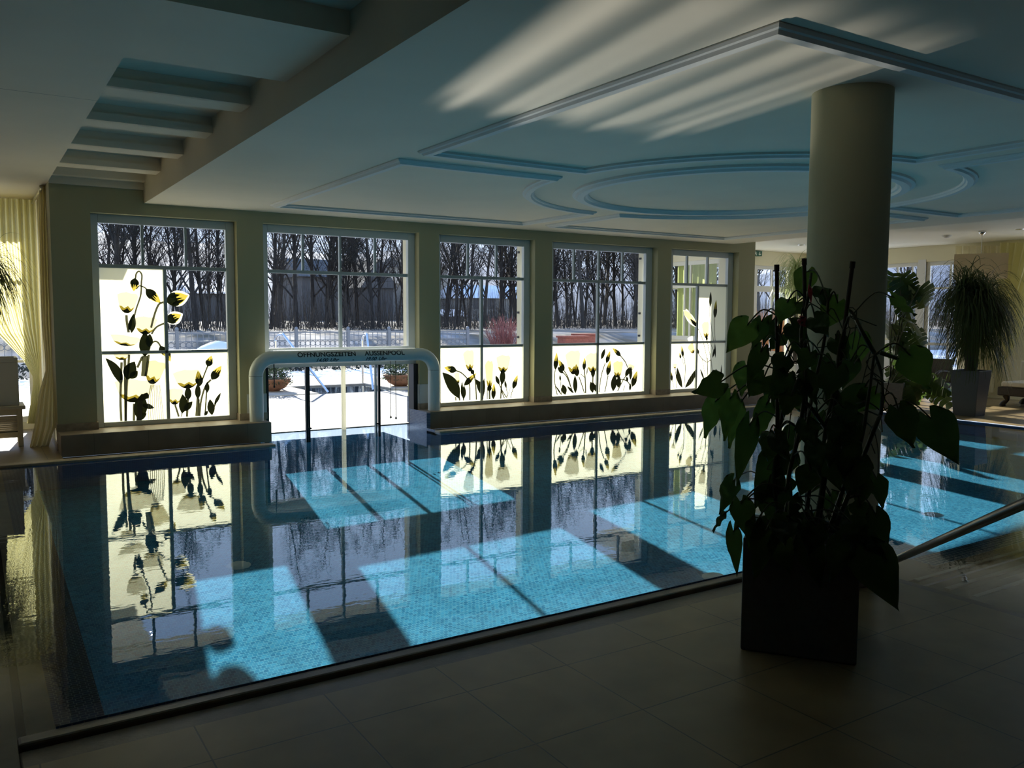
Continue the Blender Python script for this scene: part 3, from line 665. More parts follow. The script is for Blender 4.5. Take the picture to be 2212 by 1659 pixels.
st(m.build('terrace', 'terrace_stone', bevel=.02), 'pale stone terrace round the outdoor pool', 'terrace')
# chrome handrails of the outdoor pool
def hoop(name, foot, top, foot2, lab):
    a, b, c = Vector(foot), Vector(top), Vector(foot2)
    pts = [a, (a.x, a.y, b.z-.18)]+[Vector((lerp(a.x, b.x+.0, .5-.5*math.cos(PI*i/10)), lerp(a.y, a.y-.55, .5-.5*math.cos(PI*i/10)), b.z-.18+.18*math.sin(PI*i/10))) for i in range(1, 8)]
    e = Vector(pts[-1]); pts += [e.lerp(c, .5), c]
    o = MB().tube(smooth_path(pts, 4), .028, 10).build(name, 'chrome'); tag(o, lab, 'handrail', 'handrails of the outdoor pool'); return o
for k, (tx, lab) in enumerate((((588, 632, 703), 'curved chrome handrail of the outdoor pool, left one behind the door'), ((770, 781, 806), 'curved chrome handrail of the outdoor pool, right one behind the door'))):
    a = at((596, 783)[k], 845 if k == 0 else 829, Z=0.0); a = Vector((a.x, 19.7, .012)); a.x = at((596, 783)[k], 760, Y=19.7).x
    b = at(tx[1], 723, Y=19.4); c = at((709, 806)[k], (848, 843)[k], Y=17.9); c.z = max(c.z, -.1)
    hoop('pool_handrail', a, (at((609, 783)[k], 722, Y=19.5)), c, lab)
# terracotta bowls with shrubs
def bowl(x, y, s, lab, lab2):
    o = MB().lathe([(.0, .02), (.22*s, .02), (.26*s, .04), (.44*s, .10), (.55*s, .19), (.60*s, .25), (.63*s, .285), (.60*s, .30), (.55*s, .28), (.0, .26)], (x, y), 40).build('terracotta_bowl', 'terracotta')
    tag(o, lab, 'plant bowl', 'terracotta bowls by the outdoor pool')
    t = empty('bowl_shrub', (x, y, .25), label=lab2, cat='shrub', group='shrubs in terracotta bowls')
    r = random.Random(int(x*100)); f = MB(); w = MB()
    for i in range(1100):
        u = r.uniform(0, 2*PI); v = math.acos(r.uniform(-.15, 1)); rr = (.30+.32*r.random())*s
        p = Vector((x+rr*1.15*math.sin(v)*math.cos(u), y+rr*1.15*math.sin(v)*math.sin(u), .24+rr*1.25*math.cos(v)))
        a = Vector((r.uniform(-1, 1), r.uniform(-1, 1), r.uniform(-1, 1))).normalized()*.035; b = a.orthogonal().normalized()*.014
        f.add([p-a, p+b, p+a, p-b], [(0, 1, 2, 3)])
        if i % 24 == 0: w.tube([(x, y, .25), tuple(p)], .006, 4)
    f.build('foliage', 'shrub_green', t); w.build('twigs', 'bark', t)
pl, q = at(597, 847, Z=-.01), at(865, 836, Z=-.01)
bowl(pl.x-.08, pl.y, .64, 'terracotta bowl at the left behind the pool exit door', 'grey green shrub in the left terracotta bowl')
bowl(q.x, q.y, .64, 'terracotta bowl at the right behind the pool exit door', 'grey green shrub in the right terracotta bowl')
# dark clipped hedge at the foot of the fence
m = MB(); r = random.Random(3)
for i in range(5200):
    x = r.uniform(-4, 22); y = r.uniform(24.9, 25.5); z = r.uniform(-.1, .42)
    a = Vector((r.uniform(-1, 1), r.uniform(-1, 1), r.uniform(-1, 1))).normalized()*.07; b = a.orthogonal().normalized()*.03; p = Vector((x, y, z))
    m.add([p-a, p+b, p+a, p-b], [(0, 1, 2, 3)])
tag(m.build('low_hedge', 'hedge_dark'), 'low dark hedge along the foot of the garden fence', 'hedge')
# ring fence
FY = 25.7; x1f = at(1010, 717, Y=FY).x; x0f = -1.0
fe = empty('garden_fence', ((x0f+x1f)/2, FY, 0), label='grey metal garden fence with a row of rings, behind the outdoor pool', cat='fence')
zt, zm, zb = at(640, 718, Y=FY).z, at(640, 735, Y=FY).z, .42
m = MB(); m.box(x0f, x1f, FY-.02, FY+.02, zt-.02, zt+.02); m.box(x0f, x1f, FY-.02, FY+.02, zm-.015, zm+.015); m.box(x0f, x1f, FY-.02, FY+.02, zb, zb+.03)
m.build('rails', 'iron_grey', fe)
m = MB(); n = int((x1f-x0f)/.16)
for i in range(n+1):
    x = x0f+i*(x1f-x0f)/n
    m.box(x-.008, x+.008, FY-.008, FY+.008, zb, zt+(.0 if i % 2 else .06))
m.build('bars', 'iron_grey', fe)
m = MB(); rr = (zm-.02-(zb+.03))/4
for i in range(n):
    x = x0f+(i+.5)*(x1f-x0f)/n
    for zc in (zm-.02-rr,):
        m.tube([(x+.075*math.cos(a), FY, zm-.10+.075*math.sin(a)) for a in [2*PI*k/10 for k in range(11)]], .009, 4, cap=False)
m.build('rings', 'iron_grey', fe)
for px in (382, 640, 752, 840, 1010):
    x = at(px, 717, Y=FY).x
    ps = MB().box(x-.045, x+.045, FY-.045, FY+.045, -.02, zt+.07).build('post', 'iron_grey', fe); MB().lathe([(.045, zt+.07), (.06, zt+.11), (.045, zt+.15), (0, zt+.18)], (x, FY), 10).build('finial', 'iron_grey', ps)
# snow heap behind window 1
p = at(472, 752, Y=23.5)
o = MB().lathe([(.9, -.13), (.86, p.z*.5), (.7, p.z*.85), (.45, p.z+.05), (.2, p.z+.16), (0, p.z+.2)], (p.x, 23.5), 24).build('snow_heap', 'snow'); tag(o, 'rounded heap of snow in front of the fence, seen in the left window', 'snow heap')
# red twig bush
p0 = at(1090, 745, Y=27.0); m = MB(); r = random.Random(5)
for i in range(170):
    a = r.uniform(0, 2*PI); ln = r.uniform(.8, 1.7); sp = r.uniform(.1, .75)
    b = Vector((p0.x+.3*r.uniform(-1, 1), 27+.3*r.uniform(-1, 1), .0)); e = b+Vector((math.cos(a)*sp, math.sin(a)*sp, ln))
    m.tube([b, b.lerp(e, .5)+Vector((0, 0, .1)), e], [.011, .008, .003], 3)
    for q in range(3):
        c = b.lerp(e, r.uniform(.5, .9)); m.tube([c, c+Vector((r.uniform(-.25, .25), r.uniform(-.2, .2), r.uniform(.15, .4)))], [.006, .003], 3)
tag(m.build('red_bush', 'red_twig'), 'bright red leafless twig bush seen in the third window', 'bush')
# red brick planters behind window 4
for k, (a, b, yy, zt_, lab) in enumerate(((1222, 1272, 23.6, 730, 'low red brick garden wall at the left in the fourth window'), (1254, 1290, 24.3, 725, 'taller red brick block behind the low brick wall'))):
    p = at(a, zt_, Y=yy); q = at(b, zt_, Y=yy)
    o = MB().box(p.x, q.x, yy, yy+.5, -.13, p.z).box(p.x-.04, q.x+.04, yy-.04, yy+.54, p.z, p.z+.07).build('brick_wall', 'red_brick', bevel=.02)
    tag(o, lab, 'brick wall', 'red brick blocks in the garden')
# winter trees
def make_tree(seed, h, r0, multi):
    r = random.Random(seed); m = MB()
    def branch(p, d, ln, rad, lvl):
        k = 5 if lvl < 2 else 3; pts = [p]; q = p.copy(); dd = d.copy()
        for i in range(k):
            dd = (dd+Vector((r.uniform(-1, 1), r.uniform(-1, 1), r.uniform(-.3, .9)))*(.10 if lvl == 0 else .22)).normalized()
            q = q+dd*ln/k; pts.append(q.copy())
        m.tube(pts, [rad*(1-.82*i/k) for i in range(k+1)], (7, 5, 3, 3)[lvl], sm=lvl < 2, cap=False)
        if lvl == 3: return
        nb = (r.randint(24, 30), r.randint(8, 11), r.randint(3, 5))[lvl]
        for i in range(nb):
            t = r.uniform(.12 if lvl == 0 else .15, 1.); j = min(k-1, int(t*k)); b = pts[j].lerp(pts[j+1], t*k-j)
            ax = (pts[j+1]-pts[j]).normalized(); s = ax.orthogonal().normalized(); s.rotate(Matrix.Rotation(r.uniform(0, 2*PI), 3, ax))
            up = (.75 if lvl == 0 else .55)
            nd = (ax*up+s*r.uniform(.45, 1.0)+Vector((0, 0, .25))).normalized()
            branch(b, nd, ln*(.34, .42, .5)[lvl]*(1.15-.75*t)*r.uniform(.7, 1.2), max(.006, rad*(1-.8*t)*.5), lvl+1)
    for i in range(multi):
        d = Vector((r.uniform(-1, 1)*.14*(multi > 1)+r.uniform(-.05, .05), r.uniform(-.08, .08), 1)).normalized()
        branch(Vector((r.uniform(-.25, .25)*(multi > 1), r.uniform(-.2, .2)*(multi > 1), 0)), d, h*r.uniform(.85, 1.0), r0*r.uniform(.7, 1.), 0)
    return m
TREES = []
KIN = [(11, 9.2, .10, 1, 'bark'), (12, 8.4, .07, 2, 'bark'), (13, 9.6, .15, 1, 'bark'), (14, 8.0, .065, 3, 'bark_grey'), (15, 8.8, .10, 1, 'bark_grey'), (16, 9.0, .095, 2, 'bark')]
TL = ['bare tree with one slim dark trunk beyond the garden fence', 'bare tree forking into two thin dark trunks beyond the garden fence', 'bare tree with one thick dark trunk beyond the garden fence',
      'bare tree with three thin greyish trunks beyond the garden fence', 'bare tree with one greyish trunk beyond the garden fence', 'bare tree with two dark leaning trunks beyond the garden fence']
for i, (sd, h, r0, mu, mt_) in enumerate(KIN):
    o = make_tree(sd, h, r0, mu).build('bare_tree', mt_); tag(o, TL[i], 'tree', 'bare trees beyond the fence'); TREES.append(o)
r = random.Random(21); first = [True]*6
def put_tree(k, x, y, s, rot):
    o = TREES[k]
    if first[k]: first[k] = False
    else: o = o.copy(); COL.objects.link(o)
    o.location = (x, y, terrain(y)-.05); o.scale = (s, s, s); o.rotation_euler = (0, 0, rot)
# the named trunks of the photo, by window
for px, k, y in ((226, 0, 33), (250, 2, 32), (268, 1, 36), (296, 5, 34), (372, 1, 33), (385, 0, 36), (424, 2, 30), (442, 0, 34), (473, 1, 37), (585, 0, 31), (600, 4, 35), (640, 2, 30.5), (702, 5, 33), (722, 0, 36),
              (756, 1, 34), (772, 2, 37), (806, 5, 30.5), (818, 0, 33), (862, 3, 35), (880, 4, 34), (962, 5, 33), (985, 0, 35), (1003, 1, 36), (1012, 0, 31), (1046, 4, 32), (1078, 5, 37), (1085, 2, 33), (1104, 0, 34), (1130, 1, 38),
              (1196, 1, 32), (1205, 2, 36), (1226, 0, 32), (1240, 3, 34), (1262, 0, 36), (1290, 5, 34), (1305, 2, 38), (1330, 2, 34), (1345, 0, 36), (1368, 0, 33), (1377, 2, 32), (1392, 1, 35), (1410, 0, 36)):
    y *= 1.52; p = at(px, 690, Y=y); put_tree(k, p.x, y, r.uniform(.9, 1.05)*y/34, r.uniform(0, 6.28))
for i in range(30):
    a = R_(r.uniform(0, 66)); dd = r.uniform(54, 82); x, y = dd*math.sin(a)*1.05, max(40, dd*math.cos(a))
    if a > R_(48) and x < 24: continue
    put_tree(r.randrange(6), x, y, r.uniform(.85, 1.05)*math.hypot(x, y)/38, r.uniform(0, 6.28))
for i in range(16):
    a = R_(lerp(41, 54, i/15)); dd = r.uniform(56, 74); put_tree(r.randrange(6), dd*math.sin(a), dd*math.cos(a), r.uniform(1.4, 1.8), r.uniform(0, 6.28))
for i in range(14):
    put_tree(r.randrange(6), r.uniform(30, 46), r.uniform(14, 32), r.uniform(.8, 1), r.uniform(0, 6.28))
for px in (30, 50, 64, -10, 8):
    p = at(px, 690, Y=52); put_tree(r.randrange(6), p.x, 52, 1.4, r.uniform(0, 6.28))
# undergrowth strip
m = MB()
for i in range(9000):
    x = r.uniform(-2, 85); y = r.uniform(40, 58); h = r.uniform(.5, 3.0)
    b = Vector((x, y, terrain(y)-.05)); e = b+Vector((r.uniform(-.4, .4), r.uniform(-.3, .3), h)); m.tube([b, e], [.014, .005], 3, cap=False)
tag(m.build('undergrowth', 'bark_grey'), 'tangle of bare brushwood at the edge of the wood', 'undergrowth', None, 'stuff')
# houses beyond the wood
def house(x0, x1, y, zw, zr, dp, mats, lab, gable=False, wins=(), snow=.35):
    h = empty('house', ((x0+x1)/2, y, .8), label=lab, cat='house', group='houses beyond the bare trees')
    MB().box(x0, x1, y, y+dp, .7, zw).build('walls', mats[0], h)
    m = MB(); e = .5
    if gable:
        xm = (x0+x1)/2
        m.add([(x0-e, y-e, zw-.2), (xm, y-e, zr), (x1+e, y-e, zw-.2), (x0-e, y+dp, zw-.2), (xm, y+dp, zr), (x1+e, y+dp, zw-.2)], [(0, 1, 4, 3), (1, 2, 5, 4), (0, 2, 1), (3, 4, 5), (0, 3, 5, 2)])
    else:
        ym = y+dp/2
        m.add([(x0-e, y-e, zw-.15), (x1+e, y-e, zw-.15), (x1+e, ym, zr), (x0-e, ym, zr), (x0-e, y+dp+e, zw-.15), (x1+e, y+dp+e, zw-.15)], [(0, 1, 2, 3), (3, 2, 5, 4), (0, 3, 4), (1, 5, 2), (0, 4, 5, 1)])
    m.build('roof', mats[1], h)
    if wins:
        for wx, wz in wins: MB().box(wx-.6, wx+.6, y-.04, y, wz-.8, wz+.8).build('house_window', 'house_dark', h)
HY = 105
def hx(px, y=HY): return at(px, 690, Y=y).x
def hz(py, px=1000, y=HY): return at(px, py, Y=y).z
house(hx(1012), hx(1150), HY, hz(641), hz(612), 10, ('house_wall', 'snow'), 'pale house with a snowy roof in the third window, right of its middle', wins=((hx(1030), hz(655)), (hx(1062), hz(655)), (hx(1062), hz(684))))
house(hx(935), hx(1028), HY+14, hz(614, y=HY+14), hz(596, y=HY+14), 9, ('house_wall', 'house_dark'), 'house with a dark roof at the left in the third window', wins=())
house(hx(950, 95), hx(1006, 95), 95, hz(681, y=95), hz(668, y=95), 5, ('house_dark', 'snow'), 'low shed with a snowy roof in the third window')
house(hx(1046), hx(1140), HY+25, hz(578, y=HY+25), hz(556, y=HY+25), 12, ('house_wall', 'house_dark'), 'tall house with a dark roof at the right of the third window')
house(hx(655), hx(738), HY, hz(605), hz(567), 12, ('house_dark', 'house_dark'), 'dark house behind the trees at the left of the second window')
house(hx(822), hx(890), HY+6, hz(620), hz(560), 14, ('house_dark', 'house_dark'), 'dark gabled house behind the trees at the right of the second window', True)
house(hx(420), hx(492), HY, hz(641), hz(622), 10, ('house_dark', 'snow'), 'dark house with a thin snowy eave in the leftmost window')
# hills
m = MB(); rows = []
for j, y in enumerate((180, 240, 330, 420)):
    row = []
    for i in range(60):
        x = -260+i*18; a = math.atan2(x, y)
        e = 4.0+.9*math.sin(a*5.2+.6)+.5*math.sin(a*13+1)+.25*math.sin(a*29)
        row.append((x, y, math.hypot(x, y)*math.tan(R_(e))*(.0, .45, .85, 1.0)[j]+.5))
    rows.append(row)
m.grid(rows); st(m.build('hills', 'hill_haze'), 'distant wooded hills tinted haze blue behind the bare trees', 'hills')
# reed fence outside the right bay
m = MB()
for i in range(900):
    x = r.uniform(18.5, 26); y = r.uniform(17.5, 18.2); m.tube([(x, y, -.1), (x+r.uniform(-.08, .08), y+r.uniform(-.05, .05), r.uniform(1.3, 1.95))], [.012, .004], 3, cap=False)
tag(m.build('reed_clump', 'reed_orange'), 'tall orange dry reeds outside the right bay window', 'reeds', None, 'stuff')
# ------------------------------------------------------------------ curtains
def curtain(name, rows, place, mat, label, group, folds=9, amp=.03, seed=1, axis='Y'):
    """rows: (pixel y, left pixel x, right pixel x, fold depth factor); place maps a pixel to the hanging plane"""
    r = random.Random(seed); ph = [r.uniform(0, 6.28) for _ in range(4)]
    n = folds*8; keys = []
    for py, a, b, k in rows:
        keys.append((place(a, py), place(b, py), k))
    g = []
    for i in range(len(keys)-1):
        st_ = 6
        for q in range(st_):
            t = q/st_; t2 = t*t*(3-2*t)
            A = keys[i][0].lerp(keys[i+1][0], t); B = keys[i][1].lerp(keys[i+1][1], t2*.5+t*.5); k = lerp(keys[i][2], keys[i+1][2], t)
            g.append((A, B, k))
    g.append(keys[-1]); out = []
    for j, (A, B, k) in enumerate(g):
        row = []
        for i in range(n+1):
            u = i/n; p = A.lerp(B, u); w = math.sin(u*folds*2*PI+ph[0]+.5*math.sin(u*9+ph[1]))+.35*math.sin(u*folds*4.3+ph[2]+j*.04)
            d = amp*k*w
            if axis == 'Y': p = p+Vector((0, d, 0))
            else: p = p+Vector((d, 0, 0))
            row.append(p)
        out.append(row)
    o = MB().grid(out).build(name, mat); tag(o, label, 'curtain', group); return o
LC = lambda Y: (lambda x, y: at(x, y, Y=Y))
curtain('curtain', [(428, -90, 74, 1), (520, -88, 78, 1), (640, -60, 82, 1), (720, -8, 85, .8), (775, 48, 86, .5), (812, 70, 85, .25), (830, 71, 87, .3), (870, 66, 92, .7), (915, 58, 84, .9)],
        LC(13.9), 'curtain_sheer', 'translucent yellow curtain gathered to one side, glowing at the left edge', 'curtains in the left bay', 12, .05, 2)
curtain('curtain', [(386, 84, 105, 1), (480, 84, 107, 1), (600, 87, 111, 1), (700, 90, 114, .9), (760, 96, 116, .7), (800, 98, 116, .5), (850, 84, 118, .7), (920, 74, 118, 1), (966, 64, 103, 1)],
        LC(12.35), 'curtain_cream', 'heavy cream curtain tied back beside the leftmost window', 'curtains in the left bay', 4, .06, 5)
RC_ = lambda x, y: at(x, y, X=18.12)
curtain('curtain', [(531, 2062, 2168, 1), (580, 2063, 2166, 1), (680, 2064, 2160, 1), (790, 2066, 2150, 1), (848, 2066, 2146, 1)], RC_, 'curtain_cream', 'straight cream curtain behind the square pendant lamp', 'curtains at the right wall', 7, .05, 7, 'X')
curtain('curtain', [(524, 2160, 2300, 1), (580, 2158, 2270, 1), (650, 2154, 2232, .9), (720, 2152, 2204, .7), (765, 2152, 2182, .45), (786, 2153, 2163, .25)], lambda x, y: at(x, y, X=18.0), 'curtain_sheer', 'translucent cream curtain swept aside at the right edge of the picture', 'curtains at the right wall', 8, .05, 9, 'X')
curtain('curtain', [(2.98, 13.12, 14.32, 1), (2.0, 13.13, 14.32, 1), (.9, 13.18, 14.32, 1), (.12, 13.2, 14.32, 1)], lambda x, y: Vector((13.58, x, y)), 'curtain_green', 'pale green curtain inside the right bay, seen through the rightmost window', 'curtains at the right wall', 6, .05, 11, 'X')
m = MB().tube([(.35, 13.9, 3.27), (-4, 13.9, 3.27)], .018, 8); m.tube([(.83, 12.1, 3.25), (.83, 13.9, 3.25)], .018, 8)
o = m.build('curtain_rail', 'steel_rail'); tag(o, 'slim curtain rail under the ceiling of the left bay', 'curtain rail')

# ------------------------------------------------------------------ glazing of the bays
def bay_window(name, axis, pos, a, b, z0, z1, vs, hs, label, d=.05):
    w = empty(name, (pos, (a+b)/2, z0) if axis == 'X' else ((a+b)/2, pos, z0), label=label, cat='window', kind='structure')
    m = MB()
    def bar(u0, u1, v0, v1, dd=0):
        if axis == 'X': m.box(pos+dd, pos+d-dd, u0, u1, v0, v1)
        else: m.box(u0, u1, pos+dd, pos+d-dd, v0, v1)
    bar(a, a+.07, z0, z1); bar(b-.07, b, z0, z1); bar(a+.07, b-.07, z0, z0+.09); bar(a+.07, b-.07, z1-.09, z1)
    m.build('frame', 'plaster_white', w, .006); m = MB()
    for v, wd in vs: bar(v-wd/2, v+wd/2, z0+.09, z1-.09, .005)
    for h_, wd in hs: bar(a+.07, b-.07, h_-wd/2, h_+wd/2, .007)
    if vs or hs: m.build('muntins', 'plaster_white', w)
    q = pos+d/2
    P_ = [(q, a, z0), (q, b, z0), (q, b, z1), (q, a, z1)] if axis == 'X' else [(a, q, z0), (b, q, z0), (b, q, z1), (a, q, z1)]
    MB().poly(P_).build('pane', 'pane', w); return w
bay_window('window_6', 'Y', 14.33, -1.6, .80, .1, 2.95, [(-.4, .10), (.2, .03), (-1.0, .03)], [(2.30, .05), (1.0, .04)], 'tall glazed terrace door behind the glowing curtain in the left bay')
bay_window('window_7', 'Y', YO+.03, 13.46, 17.6, .1, 2.95, [(14.9, .12), (16.3, .12), (15.55, .03), (16.9, .03)], [(2.38, .14)], 'glazed terrace doors of the right bay behind the column')
bay_window('window_8', 'X', 13.30, 12.72, 14.38, 1.18, 2.90, [(13.14, .09), (13.62, .05), (13.79, .05)], [(2.35, .06)], 'window of the right bay seen through the rightmost window')
bay_window('window_9', 'X', 18.35, 11.45, 13.4, 1.2, 2.95, [(12.0, .04), (11.63, .04), (12.6, .04)], [(2.35, .05)], 'white framed window at the right wall behind the split leaf plant')
bay_window('window_10', 'X', 18.35, 10.0, 11.27, .1, 2.95, [(10.72, .05)], [(2.35, .05), (1.1, .06)], 'white glazed door at the right wall beside the curtain')
bay_window('window_11', 'X', 18.35, 6.0, 8.9, .1, 2.95, [(7.4, .1)], [(2.35, .05), (1.1, .06)], 'white window behind the swept curtain at the right edge')
m = MB(); m.box(18.28, 18.33, 11.27, 11.45, 0, 3.0); m.box(18.25, 18.32, 11.27, 13.6, .0, 1.16)
st(m.build('trim_14', 'plaster_white'), 'white post and low panelling under the right wall windows', 'trim')

# ------------------------------------------------------------------ exit sign
e0 = at(1622, 541, Y=YO-.1); e1 = at(1646, 553.5, Y=YO-.1)
ex, ez, ew, eh = e0.x, e1.z, e1.x-e0.x, e0.z-e1.z
sg = empty('exit_sign', (ex+ew/2, YO-.1, ez), label='green emergency exit sign with running figure and down arrow on the bay wall', cat='exit sign')
pn = MB().box(ex, ex+ew, YO-.1, YO-.005, ez, ez+eh).build('panel', 'sign_green', sg)
def sp(u, v): return (ex+u*ew, YO-.104, ez+v*eh)
m = MB()
m.poly([sp(.76, .82), sp(.82, .82), sp(.82, .42), sp(.92, .42), sp(.79, .14), sp(.66, .42), sp(.76, .42)])
m.build('arrow', 'sign_white', pn); m = MB()
m.poly([sp(.08, .12), sp(.24, .12), sp(.24, .88), sp(.08, .88)])
hd = sp(.43, .80); m.poly([(hd[0]+.012*math.cos(a), YO-.104, hd[2]+.012*math.sin(a)) for a in [2*PI*i/10 for i in range(10)]])
m.poly([sp(.38, .70), sp(.48, .68), sp(.46, .42), sp(.38, .42)]); m.poly([sp(.47, .68), sp(.56, .56), sp(.54, .50), sp(.45, .60)]); m.poly([sp(.38, .70), sp(.29, .60), sp(.31, .54), sp(.39, .62)])
m.poly([sp(.40, .45), sp(.46, .45), sp(.54, .30), sp(.52, .12), sp(.48, .12), sp(.49, .28)]); m.poly([sp(.38, .46), sp(.44, .44), sp(.40, .24), sp(.28, .20), sp(.28, .26), sp(.36, .29)])
m.build('running_figure', 'sign_white', pn)

# ------------------------------------------------------------------ lamp, detectors
lp = at(2122, 499, Z=3.30); t = empty('pendant_lamp', (lp.x, lp.y, 3.3), label='square cream fabric pendant lamp hanging at the right of the hall', cat='lamp')
ctr = Vector((lp.x, lp.y, 0)); dist = ctr.length
zz = lambda py: at_dist(2118, py, dist).z
z1, z0 = zz(549), zz(602)
MB().lathe([(0, 3.30), (.065, 3.299), (.06, 3.265), (.02, 3.22), (.012, 3.215)], (lp.x, lp.y), 24).build('ceiling_rose', 'chrome', t)
MB().tube([(lp.x, lp.y, 3.22), (lp.x, lp.y, z1-.1)], .006, 6).build('rod', 'chrome', t)
a = math.atan2(lp.x, lp.y); rx = Vector((math.cos(a), -math.sin(a), 0)); ry = Vector((math.sin(a), math.cos(a), 0)); hw = 43.5/FPX*dist*1.02
m = MB(); C0 = Vector((lp.x, lp.y, 0)); cs = [C0-rx*hw-ry*.2, C0+rx*hw-ry*.2, C0+rx*hw+ry*.2, C0-rx*hw+ry*.2]
for i in range(4):
    p, q = cs[i], cs[(i+1) % 4]; m.add([(p.x, p.y, z0), (q.x, q.y, z0), (q.x, q.y, z1), (p.x, p.y, z1)], [(0, 1, 2, 3)])
o = m.build('shade', 'shade_cream', t); md = o.modifiers.new('s', 'SOLIDIFY'); md.thickness = .006
MB().lathe([(0, z0-.07), (.012, z0-.06), (.02, z0-.04), (.075, z0-.015), (.08, z0), (.01, z0+.02), (.008, z1-.1)], (lp.x, lp.y), 20).build('finial', 'chrome', t)
dp = at(2045, 508, Z=3.30)
o = MB().lathe([(0, 3.245), (.05, 3.247), (.06, 3.262), (.085, 3.275), (.09, 3.30)], (dp.x, dp.y), 24).build('smoke_detector', 'plaster_white'); tag(o, 'round white smoke detector on the cream ceiling beside the pendant lamp', 'smoke detector')
for i, (x, y, lab) in enumerate(((2202, 495, 'small recessed ceiling spot right of the pendant lamp'), (1731, 529, 'small recessed ceiling spot left of the column'))):
    p = at(x, y, Z=3.30); o = MB().lathe([(0, 3.297), (.05, 3.296), (.06, 3.290), (.07, 3.291), (.075, 3.30)], (p.x, p.y), 24).build('ceiling_spot', 'chrome'); tag(o, lab, 'ceiling spot', 'recessed spots in the cream ceiling')

# ------------------------------------------------------------------ handrail by the pool steps
ra = at(1903, 1223, Z=.02); rb = at(2212, 1088, X=3.42); d = (rb-ra).normalized(); rc = rb+d*.6
t = empty('pool_step_rail', (rc.x, rc.y, 0), label='dark metal handrail sloping down into the pool at the right', cat='handrail')
MB().tube([ra-d*.02, rc, rc+Vector((d.x*.08, d.y*.08, -.06)), (rc.x+d.x*.1, rc.y+d.y*.1, .0)], .0225, 14).build('rail', 'steel_rail', t)
MB().lathe([(.06, 0.0), (.06, .012), (.03, .02)], (rc.x+d.x*.1, rc.y+d.y*.1), 20).build('foot_plate', 'chrome', t)
MB().lathe([(.05, -.06), (.05, .0), (.028, .012)], (ra.x, ra.y), 20).build('foot_plate', 'chrome', t)

# ------------------------------------------------------------------ left bay: louvred cabinet, pot, palm
cb = at(40, 955, Z=0); cx1, cy0 = .50, 12.45
t = empty('louvred_cabinet', (.1, 12.7, 0), label='low white louvred cabinet under the pot at the left edge', cat='cabinet')
zt = at(52, 876, Y=cy0).z; xr = at(49, 900, Y=cy0).x; xl = xr-.75
MB().box(xl-.04, xr+.035, cy0-.035, cy0+.55, zt-.045, zt).build('top', 'louvre_white', t, .008)
m = MB(); m.box(xl, xl+.06, cy0, cy0+.05, .0, zt-.045); m.box(xr-.06, xr, cy0, cy0+.05, 0, zt-.045); m.box(xl+.06, xr-.06, cy0, cy0+.05, .12, .19); m.box(xl+.06, xr-.06, cy0, cy0+.05, zt-.12, zt-.045)
m.box(xl, xl+.05, cy0+.47, cy0+.52, 0, zt-.045); m.box(xr-.05, xr, cy0+.47, cy0+.52, 0, zt-.045); m.box(xr-.03, xr, cy0+.05, cy0+.47, .12, zt-.045); m.box(xl, xl+.03, cy0+.05, cy0+.47, .12, zt-.045)
m.build('frame', 'louvre_white', t, .005); m = MB(); nl = 9
for i in range(nl):
    z = .20+(zt-.14-.20)*i/(nl-1); m.obox(((xl+xr)/2, cy0+.028, z), ((xr-xl)/2-.06, 0, 0), (0, .020, -.014), (0, .0025, .004))
m.build('louvres', 'louvre_white', t)
px1 = at(41, 850, Y=12.55).x; ptop = at(40, 772, Y=12.55).z
t = empty('white_square_pot', (px1-.3, 12.8, zt), label='white square plant pot on the louvred cabinet at the left edge', cat='plant pot')
m = MB(); x0 = px1-.48
m.box(x0, px1, 12.5, 12.97, zt, ptop-.06); m.box(x0, px1, 12.5, 12.53, ptop-.06, ptop); m.box(x0, px1, 12.94, 12.97, ptop-.06, ptop); m.box(x0, x0+.03, 12.53, 12.94, ptop-.06, ptop); m.box(px1-.03, px1, 12.53, 12.94, ptop-.06, ptop)
m.build('body', 'plaster_white', t, .01); MB().box(x0+.03, px1-.03, 12.53, 12.94, ptop-.065, ptop-.04).build('soil', 'soil', t)
